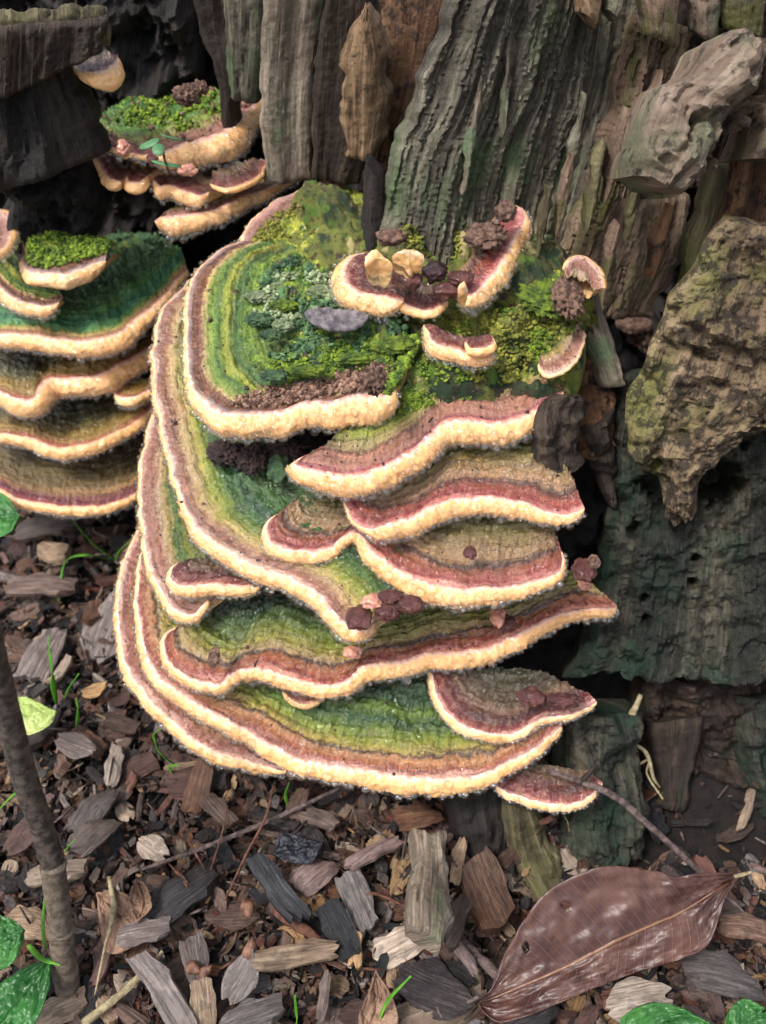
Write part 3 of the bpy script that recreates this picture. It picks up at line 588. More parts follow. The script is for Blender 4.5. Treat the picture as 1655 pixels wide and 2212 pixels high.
# ---------------------------------------------------------------- mossy bed and brackets
def proj(P):
    v = P-CAM; f = v[..., 1]*_cp-v[..., 2]*_sp; u = v[..., 1]*_sp+v[..., 2]*_cp
    return CX+FPX*v[..., 0]/f, CY-FPX*u/f
def inside(x, y, poly):
    r = np.zeros(x.shape, bool); n = len(poly)
    for i in range(n):
        x1, y1 = poly[i]; x2, y2 = poly[(i+1) % n]
        if y1 == y2: continue
        r ^= ((y1 > y) != (y2 > y)) & (x < (x2-x1)*(y-y1)/(y2-y1)+x1)
    return r
def sheet(name, left, right, mat, parent, lump=.006, res=.0012, seed=0.0, thick=.01, fr=38, fine=.0008, crown=.0):
    A = catmull(np.array([atz(*p) for p in left]), 8); n = int(np.linalg.norm(A[0]-A[-1])/res); A = catmull(np.array([atz(*p) for p in left]), n); B = catmull(np.array([atz(*p) for p in right]), n)
    m = int(np.linalg.norm(A-B, axis=1).mean()/res); s = np.linspace(0, 1, m)[None, :, None]; P = A[:, None]+(B-A)[:, None]*s
    nz = fbm(P[..., 0]*fr, P[..., 1]*fr, seed, 6, .55)*lump+fbm(P[..., 0]*260, P[..., 1]*260, seed+3, 4)*fine
    t = np.linspace(0, 1, n)[:, None]; e = np.minimum(np.minimum(t, 1-t), np.minimum(s[..., 0], 1-s[..., 0]))
    P[..., 2] += nz-thick*np.clip(1-e/.05, 0, 1)**2+crown*np.clip(e*4, 0, 1)
    N = normals(P); fl = N[..., 2].mean() < 0; o0 = P.reshape(-1, 3).mean(0)
    V = np.vstack([P.reshape(-1, 3), P.reshape(-1, 3)-[0, 0, thick]])-o0
    me = mesh(name, V, np.vstack([gridf(n, m, flip=fl), gridf(n, m, off=n*m, flip=not fl)]), np.vstack([np.stack([P[..., 0], P[..., 1]], -1).reshape(-1, 2)]*2))
    o = link(name, me, mat, parent); o.location = o0
    return P
def scatter(name, P, poly, n, r0, r1, mat, parent=None, label=None, cat=None, flat=.6, up=.3, clump=0.0, group=None):
    X, Y = proj(P); ok = inside(X, Y, poly)
    if clump:
        ok &= fbm(P[..., 0]*70, P[..., 1]*70, clump, 3) > .05
    Q = P[ok]
    if len(Q) == 0: return None
    idx = RNG.integers(0, len(Q), n); loc = Q[idx]+RNG.normal(0, .0006, (n, 3)); r = RNG.uniform(0, 1, n)**2*(r1-r0)+r0
    loc[:, 2] += r*up
    V, F = (ICO1 if n > 1000 else ICO2); Vn = V*(1+.35*fbm(V[:, 0]*2+r0*999, V[:, 1]*2, V[:, 2]*2, 3))[:, None]
    sc = np.stack([r*RNG.uniform(.7, 1.3, n), r*RNG.uniform(.7, 1.3, n), r*flat*RNG.uniform(.7, 1.3, n)], 1)
    o0 = loc.mean(0); o = joined(name, Vn, F, loc-o0, sc, mat, None, rots=rand_rots(n, .5), kind='stuff'); o.location = o0
    if label: tag(o, label, cat, group)
    elif parent is not None:
        o.parent = parent; o.location = Vector(o0)-parent.location
    return o
MB = M('mossy_bed_mat')
def bed_mat():
    m = MB; ob = m.coords('Object'); a = m.noise(ob, 30, 6, .65); b = m.noise(ob, 120, 5, .7)
    col = m.mix(m.step(a, .40, .52), lin((26, 46, 24)), lin((112, 116, 46))); col = m.mix(m.step(b, .52, .62), col, lin((60, 42, 34)))
    col = m.mix(m.step(m.noise(ob, 45, 4, .6), .58, .66), col, lin((176, 160, 110))); col = m.mix(m.step(m.noise(ob, 75, 4, .6), .55, .62), col, lin((78, 108, 34)))
    return m.fin(col, .6, m.bump(m.noise(ob, 420, 6, .75), .002, .9))
bed_mat()
BEDB = sheet('mossy_bed', [(560, 470, .226), (740, 620, .218), (860, 880, .1)], [(1200, 500, .236), (1290, 680, .222), (1290, 900, .1)], MB.m, stump, lump=.014, seed=3, fr=30)
BED = sheet('mossy_bed', [(620, 400, .243), (760, 560, .228), (830, 870, .199)], [(1175, 520, .234), (1250, 640, .224), (1275, 740, .214), (1240, 850, .202)], MB.m, stump, lump=.012, seed=4, fr=45)

bracket('A1', 'rear lobe of the uppermost wide tier, carpeted in yellow-green moss under the upright shards',
    [(524, 545, 12), (530, 510, 16), (552, 470, 13), (590, 440, 10), (640, 415, 9), (690, 394, 10), (716, 384, 14)],
    [(640, 660), (700, 640), (740, 600), (790, 560), (830, 500), (830, 460), (800, 420)], .224, capA1, MARGW, slope=5e-5, dens=.3, group=G_MAIN, amp=1.2)
bracket('A', 'uppermost wide tier with the thick smooth orange rim and bright green mossy top',
    [(524, 520, 8), (480, 540, 10), (440, 572, 12), (415, 612, 14), (408, 660, 15), (405, 720, 16), (406, 780, 18), (414, 815, 22), (428, 845, 34), (460, 876, 48), (493, 888, 56), (527, 892, 58), (593, 884, 58), (656, 871, 58), (719, 862, 64), (781, 852, 72), (820, 850, 70), (842, 846, 56), (850, 832, 36)],
    [(640, 530), (640, 540), (670, 560), (700, 580), (730, 600), (760, 620), (780, 650), (800, 680), (830, 690), (860, 700), (885, 715), (905, 740)], .206, capA, MARG, dens=1.0, dsize=.9, lip=1.05, group=G_MAIN, amp=1.1)
bracket('L', 'tan-topped upper right tier with a beaded rim stepped near its middle',
    [(652, 986, 22), (640, 1001, 34), (654, 1008, 40), (695, 1018, 50), (740, 1024, 54), (776, 1022, 54), (807, 1010, 54), (852, 990, 54), (897, 968, 54), (919, 942, 56), (942, 920, 58), (973, 908, 60), (1009, 906, 60), (1054, 910, 56), (1099, 906, 56), (1140, 895, 48), (1175, 868, 30), (1216, 846, 12)],
    [(700, 960), (730, 930), (760, 900), (800, 880), (850, 850), (900, 820), (1000, 800), (1100, 790), (1180, 790), (1200, 815)], .190, capL, MARG, dens=1.2, dsize=1.05, group=G_MAIN)
bracket('K', 'reddish tier directly below the stepped one, with a bare purple left corner',
    [(752, 1060, 3), (746, 1087, 4), (758, 1115, 6), (790, 1140, 10), (826, 1136, 30), (856, 1123, 34), (897, 1109, 38), (928, 1091, 38), (964, 1080, 36), (1009, 1072, 36), (1054, 1070, 36), (1099, 1077, 34), (1144, 1088, 30), (1189, 1105, 24), (1225, 1110, 18), (1262, 1098, 12)],
    [(800, 1040), (800, 1030), (810, 1020), (850, 1000), (900, 970), (1000, 940), (1100, 930), (1180, 950), (1220, 1000), (1240, 1040)], .170, capK, MARG, dens=1.4, lip=1.28, group=G_MAIN)
bracket('J', 'broad brown-red tier with hanging clear drops and a deep bowed rim',
    [(600, 1110, 6), (582, 1128, 10), (578, 1148, 18), (589, 1170, 24), (620, 1184, 28), (665, 1190, 28), (710, 1181, 26), (737, 1160, 24), (765, 1147, 24), (788, 1160, 30), (807, 1188, 34), (838, 1211, 38), (874, 1234, 40), (919, 1253, 42), (964, 1265, 42), (1009, 1270, 40), (1054, 1268, 36), (1099, 1266, 30), (1144, 1257, 26), (1189, 1243, 22), (1214, 1222, 14), (1212, 1190, 8)],
    [(640, 1080), (650, 1070), (680, 1060), (720, 1060), (760, 1070), (800, 1070), (850, 1060), (900, 1040), (960, 1020), (1040, 1020), (1120, 1040), (1180, 1080), (1195, 1130)], .150, capJ, MARG, dens=1.4, dsize=1.1, lip=1.22, group=G_MAIN)
bracket('B', 'long tier curling down the left side, wet dark green, ending in a purple knob',
    [(420, 598, 8), (398, 622, 10), (370, 648, 11), (352, 672, 12), (340, 722, 13), (336, 790, 13), (339, 850, 13), (348, 892, 13), (362, 965, 12), (378, 1029, 12), (400, 1084, 16), (418, 1118, 24), (427, 1136, 28), (459, 1160, 32), (485, 1178, 34), (530, 1208, 34), (575, 1226, 34), (620, 1241, 34), (665, 1264, 34), (701, 1291, 34), (724, 1318, 32), (746, 1346, 30), (772, 1362, 24), (796, 1352, 16), (802, 1332, 8)],
    [(470, 600), (500, 640), (540, 720), (560, 800), (580, 880), (600, 950), (640, 1000), (690, 1040), (740, 1080), (800, 1120), (850, 1160), (890, 1210), (905, 1260), (890, 1300)], .140, capB, MARG, dens=1.1, lip=1.2, group=G_MAIN, slope=7e-5)
bracket('E', 'small purple bracket wedged on the green shelf between the left rims',
    [(384, 1216, 6), (371, 1232, 14), (371, 1252, 22), (396, 1263, 26), (441, 1258, 28), (494, 1261, 28), (530, 1265, 26), (564, 1266, 14)],
    [(400, 1212), (420, 1200), (460, 1200), (520, 1205), (560, 1215), (575, 1235)], .128, capN, MARG, dens=1.4, slope=3e-5, lip=1.1, group=G_MAIN)
bracket('C', 'third tier down the left side, pink and striped green with a rounded purple end',
    [(345, 860, 10), (333, 897, 11), (312, 977, 11), (307, 1040, 12), (308, 1104, 13), (316, 1172, 15), (326, 1226, 16), (346, 1266, 18), (366, 1300, 20), (390, 1318, 20), (418, 1322, 18), (444, 1304, 12), (450, 1290, 6)],
    [(400, 860), (430, 900), (440, 960), (450, 1040), (460, 1100), (480, 1160), (500, 1200), (520, 1230), (520, 1250), (490, 1262)], .116, capC, MARG, dens=1.2, lip=1.15, group=G_MAIN)
bracket('H', 'wide wavy glossy tier across the lower middle with a thin raised right wing',
    [(398, 1352, 6), (372, 1366, 12), (356, 1388, 18), (363, 1422, 20), (387, 1446, 22), (418, 1464, 22), (454, 1475, 22), (480, 1476, 24), (492, 1458, 26), (521, 1443, 28), (557, 1441, 30), (598, 1450, 30), (643, 1467, 30), (688, 1478, 30), (723, 1478, 30), (755, 1463, 34), (777, 1441, 38), (813, 1430, 38), (867, 1422, 38), (919, 1410, 40), (970, 1408, 40), (1020, 1404, 40), (1067, 1395, 38), (1099, 1378, 38), (1135, 1356, 36), (1180, 1334, 32), (1234, 1319, 26), (1279, 1312, 24), (1322, 1312, 22), (1330, 1304, 10)],
    [(420, 1330), (440, 1300), (480, 1280), (540, 1260), (620, 1250), (720, 1260), (800, 1270), (900, 1270), (1000, 1270), (1080, 1260), (1160, 1240), (1240, 1230), (1290, 1270)], .098, capH, MARG, dens=1.35, slope=4e-5, lip=1.12, group=G_MAIN)
bracket('N', 'dark purple bracket at the lower right with a hooked fold on top',
    [(934, 1440, 6), (936, 1462, 14), (943, 1497, 16), (965, 1535, 18), (998, 1564, 20), (1046, 1582, 20), (1094, 1584, 20), (1132, 1573, 18), (1160, 1554, 16), (1199, 1545, 14), (1246, 1535, 12), (1290, 1518, 8)],
    [(990, 1430), (1010, 1430), (1030, 1440), (1060, 1440), (1100, 1440), (1140, 1440), (1180, 1450), (1230, 1480), (1270, 1495)], .082, capN, MARGW, dens=1.5, dsize=.85, slope=3e-5, lip=1.15, group=G_MAIN)
bracket('F', 'lowest broad green shelf, its rim sweeping from the left side round to the lower right',
    [(322, 1160, 8), (310, 1200, 11), (298, 1253, 12), (300, 1316, 14), (312, 1378, 20), (326, 1430, 26), (360, 1470, 28), (409, 1505, 30), (468, 1541, 30), (530, 1573, 30), (575, 1599, 32), (620, 1622, 32), (665, 1640, 34), (733, 1653, 36), (800, 1663, 38), (864, 1672, 40), (936, 1681, 38), (1007, 1677, 34), (1055, 1663, 30), (1103, 1642, 26), (1151, 1616, 22), (1189, 1588, 16), (1212, 1564, 8)],
    [(370, 1180), (400, 1220), (420, 1260), (440, 1300), (470, 1340), (520, 1370), (600, 1400), (700, 1420), (800, 1430), (900, 1430), (1000, 1430), (1080, 1440), (1140, 1460), (1180, 1500)], .070, capF, MARG, dens=1.3, dsize=1.05, slope=5e-5, lip=1.25, group=G_MAIN, amp=1.2)
bracket('G', 'outermost lowest tier hugging the left underside of the green shelf',
    [(304, 1130, 8), (296, 1150, 10), (270, 1217, 13), (259, 1307, 15), (265, 1396, 20), (283, 1455, 24), (319, 1500, 26), (364, 1545, 26), (409, 1585, 26), (468, 1621, 26), (530, 1640, 24), (589, 1654, 16), (640, 1662, 8)],
    [(350, 1160), (360, 1200), (380, 1280), (400, 1360), (430, 1420), (470, 1470), (540, 1520), (600, 1560), (660, 1620)], .046, capG, MARG, dens=1.3, slope=5e-5, lip=1.2, group=G_MAIN)
bracket('O', 'lowest small purple bracket at the right, crossed by a thin grey twig',
    [(1072, 1688, 8), (1082, 1704, 14), (1127, 1719, 18), (1175, 1731, 20), (1223, 1734, 20), (1261, 1725, 18), (1292, 1703, 12), (1300, 1690, 6)],
    [(1110, 1660), (1130, 1650), (1180, 1650), (1230, 1655), (1270, 1660), (1285, 1675)], .057, capN, MARGW, dens=1.4, dsize=.8, slope=2e-5, group=G_MAIN)
bracket('P', 'tiny brown half-round bracket peeping out under the wavy glossy tier',
    [(612, 1485, 4), (620, 1502, 10), (640, 1516, 12), (665, 1520, 12), (690, 1508, 10), (702, 1488, 4)], [(625, 1470), (640, 1460), (665, 1460), (695, 1470)], .084, capN, PORE, drops=None, group=G_MAIN)

# brackets on the mossy bed
bracket('M1', 'curled orange bracket with overlapping flaps standing on the moss beside the dark splinter',
    [(790, 545, 16), (764, 555, 34), (748, 580, 46), (752, 610, 46), (780, 628, 42), (815, 634, 44), (845, 641, 44), (872, 652, 32)],
    [(810, 550), (815, 560), (815, 575), (820, 585), (840, 590), (860, 600), (880, 620)], .232, capN, MARG, dens=1.6, slope=2e-5, lip=1.1, group=G_MAIN)
bracket('M1b', 'small purple lobe with a thin orange lip joined to the curled orange bracket',
    [(874, 640, 10), (880, 658, 22), (921, 668, 20), (948, 662, 18), (966, 648, 10)], [(890, 620), (905, 615), (925, 612), (950, 622), (960, 634)], .230, capN, MARG, dens=.5, dsize=.6, slope=2e-5, group=G_MAIN)
bracket('M2', 'upright fan-shaped bracket with a broad row of clear drops, its purple tip touching the shard',
    [(985, 618, 8), (1012, 634, 28), (1042, 612, 40), (1066, 585, 44), (1085, 555, 44), (1105, 520, 42), (1125, 488, 36), (1130, 465, 24), (1108, 440, 10)],
    [(985, 600), (985, 590), (1000, 570), (1015, 555), (1025, 530), (1045, 500), (1065, 470), (1085, 445)], .238, capK, MARG, dens=2.0, dsize=1.15, slope=6e-5, group=G_MAIN, steep=1.1)
bracket('M3', 'little beaded orange bracket with a folded nub on the moss',
    [(915, 700, 4), (926, 716, 18), (935, 732, 30), (960, 745, 32), (996, 754, 32), (1030, 765, 28), (1056, 766, 20), (1062, 752, 8)], [(930, 700), (945, 705), (970, 715), (1000, 725), (1030, 730), (1050, 740)], .224, capN, MARG, dens=1.6, dsize=.9, slope=2e-5, group=G_MAIN)
bracket('M3b', 'folded orange nub riding on the little beaded bracket',
    [(1005, 738, 8), (1018, 752, 20), (1045, 750, 20), (1068, 742, 16), (1070, 730, 6)], [(1015, 728), (1030, 722), (1050, 720), (1062, 724)], .231, capN, FLAP, drops=None, slope=2e-5, group=G_MAIN)
bracket('T1', 'faded pink ridged bracket lying at the right end of the mossy bed',
    [(1165, 785, 6), (1180, 806, 10), (1215, 800, 9), (1240, 780, 8), (1256, 750, 8), (1262, 722, 6)], [(1165, 770), (1180, 750), (1200, 735), (1215, 720), (1235, 705), (1250, 700)], .215, capC, MARGW, drops=None, slope=3e-5, group=G_MAIN, amp=1.6)
bracket('T2', 'small orange crest-shaped bracket capping the grey splinter, its body rough and pink-brown',
    [(1218, 580, 8), (1230, 564, 20), (1260, 556, 28), (1286, 574, 28), (1298, 602, 22), (1299, 622, 10)], [(1226, 600), (1240, 592), (1255, 594), (1270, 604), (1282, 622)], .244, capC, MARG, drops=None, slope=2e-5, group=G_MAIN, amp=1.4)
bracket('U', 'small thin grey bracket sitting on the moss in the middle of the uppermost tier',
    [(662, 672, 5), (672, 690, 9), (705, 702, 10), (740, 706, 10), (775, 698, 9), (796, 682, 5)], [(680, 664), (700, 662), (725, 666), (755, 668), (785, 672)], .226, GREYF, GREYF, drops=None, slope=2e-5, group=G_MAIN, amp=.6)

# further cluster at the left
LB = dict(group=G_LEFT, drops='joined', slope=0.0, res=.0012, dsize=.85, lip=1.22)
bracket('Q1', 'small smooth bracket with a mossy green top at the left, highest of the further cluster',
    [(50, 556, 10), (64, 583, 24), (106, 590, 28), (141, 590, 28), (176, 580, 26), (205, 567, 24), (228, 562, 10)], [(60, 520), (80, 505), (120, 500), (180, 505), (230, 520), (250, 535)], .196, capA, MARGW, **{**LB, 'drops': None}, dome=.006)
bracket('Q2', 'curled brown-edged tier entering from the left edge below the small mossy one',
    [(-60, 560, 20), (-5, 609, 24), (19, 631, 24), (48, 650, 24), (80, 657, 22), (106, 658, 18), (127, 652, 6)], [(-60, 480), (0, 500), (40, 560), (80, 600), (120, 620), (135, 640)], .178, capA, MARG, **LB)
bracket('Q2b', 'orange fragment at the left edge beside the black rot',
    [(-50, 440, 20), (5, 460, 22), (22, 490, 18), (10, 530, 14), (-30, 560, 12)], [(-80, 470), (-60, 480), (-50, 490), (-50, 500), (-60, 520)], .21, capC, MARG, **LB)
bracket('Q3', 'broad teal-green tier of the further cluster reaching right to the main rim',
    [(-70, 700, 26), (-10, 717, 28), (48, 720, 30), (96, 727, 30), (160, 732, 32), (224, 727, 34), (272, 703, 32), (320, 667, 26), (352, 637, 20), (380, 606, 13), (404, 582, 8)],
    [(-70, 640), (0, 600), (60, 580), (120, 540), (180, 510), (240, 500), (300, 500), (350, 510), (390, 530)], .158, capQ, MARG, **LB, dens=1.0, amp=1.1)
bracket('Q4', 'olive tier with a notched rim, third from the top of the further cluster',
    [(-60, 830, 28), (-5, 839, 30), (38, 857, 34), (72, 858, 34), (84, 834, 40), (106, 815, 38), (160, 813, 36), (208, 808, 38), (272, 780, 36), (318, 750, 30), (336, 735, 20)],
    [(-60, 700), (0, 690), (60, 680), (120, 680), (200, 670), (280, 650), (340, 640)], .130, capQ2, MARG, **LB, dens=1.1)
bracket('Q7', 'small tucked brackets in the gap left of the main cluster',
    [(246, 846, 6), (262, 858, 18), (290, 856, 20), (312, 846, 18), (336, 836, 14)], [(260, 830), (280, 820), (310, 815), (340, 815)], .118, capQ2, MARG, **LB)
bracket('Q5', 'brown tier with a crimson line above its rim, fourth of the further cluster',
    [(-60, 930, 18), (-5, 936, 20), (48, 941, 22), (96, 957, 24), (138, 965, 24), (192, 957, 24), (256, 932, 22), (305, 900, 18), (330, 878, 12)],
    [(-60, 820), (0, 800), (80, 800), (160, 800), (240, 780), (340, 760)], .100, capQ2, MARGO, **LB)
bracket('Q6', 'lowest maroon and tan tier of the further cluster, just over the mulch',
    [(-60, 1040, 16), (-5, 1052, 18), (32, 1070, 20), (80, 1085, 20), (160, 1094, 20), (224, 1089, 18), (270, 1076, 16), (305, 1058, 12)],
    [(-60, 940), (20, 930), (100, 930), (180, 920), (260, 900), (340, 880)], .070, capQ3, MARGO, **LB, amp=.7)
# brackets in the hollow
UB = dict(group=G_UP, drops='joined', slope=0.0, res=.0012, lip=1.18)
bracket('R1', 'cream-edged bracket tucked under the cut block at the upper left',
    [(150, 128, 6), (180, 150, 18), (212, 152, 34), (240, 138, 38), (258, 126, 20)], [(150, 118), (180, 110), (210, 108), (240, 112), (255, 118)], .300, capN, MARG, **{**UB, 'drops': None})
bracket('R2', 'largest bracket of the hollow, beaded orange rim rising to the right against the shard',
    [(195, 300, 6), (240, 318, 8), (290, 330, 8), (330, 336, 14), (351, 325, 34), (401, 307, 44), (451, 295, 50), (491, 279, 50), (516, 250, 44), (546, 226, 36), (561, 206, 24)],
    [(200, 270), (230, 240), (270, 210), (320, 190), (370, 180), (430, 180), (480, 185), (530, 190)], .252, capL, MARG, **UB, dens=1.5, dsize=1.1)
bracket('R2b', 'pale grey shell-like bracket at the left end of the hollow shelf',
    [(128, 276, 8), (150, 292, 14), (185, 305, 14), (215, 310, 8)], [(140, 266), (165, 266), (195, 272), (225, 290)], .255, GREYF, MARGO, **{**UB, 'drops': None})
bracket('R3a', 'narrow drooping orange nub under the hollow shelf',
    [(196, 322, 8), (215, 350, 14), (235, 380, 22), (262, 396, 18)], [(225, 320), (245, 335), (262, 352), (280, 370)], .236, capN, MARG, **{**UB, 'drops': None})
bracket('R3b', 'stubby brown bracket with an orange underside hanging in the hollow',
    [(268, 372, 8), (280, 388, 20), (300, 390, 22), (318, 376, 12)], [(280, 350), (300, 345), (330, 345), (370, 350)], .236, capN, MARG, **{**UB, 'drops': None})
bracket('R3', 'lumpy orange bracket below the hollow shelf',
    [(330, 388, 10), (345, 400, 26), (371, 398, 24), (401, 412, 24), (430, 420, 22), (452, 414, 14)], [(350, 360), (380, 355), (420, 360), (480, 365), (540, 370)], .232, capN, MARG, **UB)
bracket('R3c', 'thin dark purple shelf behind the lumpy orange bracket',
    [(455, 396, 6), (490, 404, 10), (530, 394, 10), (560, 375, 8), (580, 350, 6)], [(460, 370), (490, 360), (520, 350), (550, 340)], .238, capN, MARGO, **{**UB, 'drops': None})
bracket('R4', 'long slim orange-rimmed bracket between the hollow and the mossy rear lobe',
    [(334, 478, 20), (345, 470, 36), (370, 466, 36), (426, 460, 32), (476, 446, 28), (531, 421, 24), (582, 401, 18), (625, 384, 14), (655, 372, 8)],
    [(380, 440), (400, 425), (440, 415), (490, 400), (540, 380), (590, 365), (640, 352)], .222, capC, MARG, **UB, dens=1.5)
# small fungus lumps standing on brackets
def nub(x, y, z, rx, ry, rz, mat, label, seed=0.0, amp=.3, rot=(0, 0, 0), name='fungus_nub', cat='fungus nub', group=None, sub=4, **k):
    p = atz(x, y, z); s = pxm(p); o = blob(name, p, (rx*s, ry*s, rz*s), mat, None, amp=amp, seed=seed, rot=rot, sub=sub, **k); tag(o, label, cat, group); return o
nub(884, 604, .245, 30, 26, 20, NUB, 'dusky purple lump in the cup of the curled orange bracket', 1)
nub(856, 592, .243, 22, 24, 18, NUB, 'small purple lump left of the larger one in the cup', 11)
nub(940, 588, .245, 26, 24, 20, NUBD, 'near-black lump in front of the brown moss', 2)
nub(963, 628, .240, 26, 20, 18, NUB, 'reddish purple lump touching the purple lobe', 3)
nub(996, 600, .245, 28, 20, 14, NUB, 'glossy plum lump beside the fan-shaped bracket', 4)
nub(846, 512, .250, 32, 22, 16, CRUMB, 'rounded brown lump behind the orange flaps', 5)
nub(1092, 455, .262, 22, 30, 20, CRUMB, 'pinkish crumbly tip at the top of the fan-shaped bracket', 6)
nub(1050, 508, .250, 40, 44, 16, CRUMB, 'rough brown patch inside the fan-shaped bracket', 7, amp=.5, freq=3)
nub(925, 508, .232, 60, 34, 20, MOSSD, 'cushion of yellow-brown moss against the shard', 8, amp=.5, freq=2.6, name='moss_cushion', cat='moss')
nub(838, 1322, .155, 28, 22, 18, NUB, 'glossy dark red lump at the right of the purple knob', 9)
nub(884, 1306, .157, 30, 20, 16, NUB, 'ridged purple lump beside the glossy dark red one', 10, ridgy=.15)
nub(776, 1335, .151, 28, 30, 16, NUB, 'knobbly purple end of the long left tier', 40, amp=.25, freq=2.4)
nub(842, 1288, .160, 26, 16, 12, NUB, 'flat reddish lump above the glossy dark red one', 12)
nub(806, 1300, .157, 24, 16, 12, FLAP, 'pale wrinkled nub between the knob and the red lump', 13, ridgy=.2)
nub(1262, 1232, .155, 24, 26, 16, NUB, 'pink crinkled nub on the raised right wing', 14, ridgy=.2)
nub(1284, 1214, .163, 12, 18, 12, CRUMB, 'pointed pink tip behind the crinkled nub', 15)
nub(1262, 1258, .140, 13, 18, 12, FLAP, 'curled white nub below the pink crinkled one', 16)
nub(1075, 1330, .118, 18, 26, 14, FLAP, 'upright pale ear on the wavy glossy tier', 17)
nub(1092, 1345, .112, 20, 20, 10, NUB, 'brown fold behind the pale ear', 18)
nub(762, 1408, .112, 20, 16, 10, FLAP, 'small white-edged curl at the step of the wavy tier', 19)
nub(462, 1420, .115, 12, 26, 8, CRUMB, 'thin upright fold in the crease of the wavy tier', 20)
nub(1148, 1506, .100, 26, 20, 14, NUB, 'hooked purple fold on the dark purple bracket', 21, ridgy=.15)
nub(1210, 1512, .096, 46, 14, 10, NUB, 'frilled purple ridge right of the hooked fold', 22, amp=.5, freq=3)
nub(1015, 1194, .166, 14, 16, 10, NUB, 'round wart on the red zone of the bowed tier', 23)
nub(806, 820, .232, 24, 34, 22, CRUMB, 'crumbly brown turret at the right end of the thick orange rim', 24, amp=.6, freq=3)
for k, (x, y, rx, ry, lab) in enumerate([(490, 975, 38, 34, 'left'), (545, 990, 30, 40, 'middle'), (615, 970, 40, 26, 'right')]):
    nub(x, y, .172, rx, ry, 16, CRUMBD, 'black-brown crumbly rot under the thick orange rim, %s lump of three' % lab, 30+k, amp=.45, freq=4.5, name='rot_lump', cat='rot lump', group='rot lumps under the thick rim', sub=5)
nub(600, 1010, .172, 22, 42, 12, MOSSD, 'smooth dark green oval growth ringed by brown rot', 33, name='green_growth', cat='algae growth')
nub(402, 206, .290, 26, 22, 20, CRUMB, 'pinkish frilly nub standing in the mossy hollow', 34, amp=.5, freq=3)
nub(430, 190, .292, 18, 14, 14, CRUMB, 'smaller frilly nub right of the pinkish one in the hollow', 35, amp=.5, freq=3)
nub(268, 320, .262, 14, 18, 16, FLAP, 'tiny orange bead-like nub on the brown hollow shelf', 37)
nub(330, 344, .256, 12, 10, 10, NUB, 'tiny rust-coloured nub under the clover leaves', 38)
nub(405, 367, .252, 22, 12, 12, FLAP, 'small tan nub hanging below the beaded orange rim', 39)
def flap(pts, z, label, seed):
    c = np.mean([p[:2] for p in pts], axis=0)
    P = np.array([atz(x, y, z+h) for x, y, h in pts]); n = 60; L = catmull(np.vstack([P, P[:1]]), n)[:-1]; ctr = P.mean(0)+np.array([0, 0, .003])
    K = 12; rr = np.linspace(0, 1, K)[None, :, None]; G = ctr+(L[:, None]-ctr)*(rr**.8); G[..., 2] -= .0025*(rr[..., 0]**3)
    G[..., 2] += .0012*fbm(G[..., 0]*160, G[..., 1]*160, seed, 4)
    jag = 1+.05*fbm(np.arange(n-1)*.45, seed, 0, 3)[:, None, None]*(rr**4); G = ctr+(G-ctr)*jag
    G2 = G.copy(); G2[..., 2] -= .009*(1-rr[..., 0]**6); G = np.concatenate([G, G2[:, ::-1]], 1); G = np.concatenate([G, G[:1]], 0)
    m = 2*K; uv = np.stack([np.zeros(G.shape[:2])+np.arange(n)[:, None]*.002, np.broadcast_to(np.concatenate([np.linspace(.8, .05, K), np.linspace(.05, .8, K)])[None], G.shape[:2])], -1).reshape(-1, 2)
    me = mesh('orange_flap', (G-ctr).reshape(-1, 3), gridf(n, m), uv); o = link('orange_flap', me, FLAP); o.location = ctr; tag(o, label, 'fungus flap')
flap([(788, 545, .014), (812, 530, .016), (832, 548, .012), (850, 570, .008), (838, 600, .0), (820, 592, .002), (800, 590, .004), (788, 570, .010)], .252, 'larger smooth orange flap in the curled bracket, at its left', 1.5)
flap([(845, 545, .010), (875, 532, .014), (912, 536, .014), (915, 556, .008), (900, 565, .004), (888, 590, .0), (872, 572, .004), (850, 562, .006)], .252, 'ragged orange flap in the curled bracket, at its right', 4.5)
flap([(990, 612, .006), (1005, 606, .008), (1012, 622, .002), (1003, 640, -.004), (993, 628, .0)], .246, 'small pointed orange flap by the plum lump', 8.5)

# crumbly crust and moss granules
A_, dA = SURF['A']
scatter('crumbly_crust', A_, [(490, 875), (540, 845), (620, 835), (700, 815), (760, 800), (800, 780), (838, 795), (838, 838), (700, 852), (600, 874), (530, 882)], 3600, .0003, .0015, CRUMB, label='brown crumbly crust of decayed flesh behind the thick orange rim', cat='crust', flat=.9)
scatter('bright_moss', A_, [(520, 870), (560, 800), (640, 760), (740, 740), (800, 710), (900, 720), (915, 760), (845, 832), (780, 800), (700, 825), (600, 850)], 6000, .0002, .0012, MOSSB, label='bright green moss on the front of the uppermost tier', cat='moss', flat=.6, clump=2.2)
scatter('deep_moss', A_, [(540, 640), (600, 560), (800, 600), (900, 700), (780, 760), (600, 780), (560, 740)], 3000, .0004, .0020, MOSSD, label='deep green moss in the middle of the uppermost tier', cat='moss', flat=.5, clump=7.1)
scatter('grey_lichen', A_, [(535, 640), (560, 600), (680, 590), (760, 610), (740, 660), (640, 690), (560, 700)], 1500, .0003, .0018, MOSSG, label='grey-green lichen lumps around the thin grey bracket', cat='lichen', flat=.5, clump=4.4)
scatter('yellow_moss', SURF['A1'][0], [(540, 530), (580, 470), (700, 420), (780, 410), (780, 560), (700, 600), (560, 600)], 4500, .0003, .0013, MOSSY, label='yellow-green moss film on the rear lobe', cat='moss', flat=.4, clump=5.5)
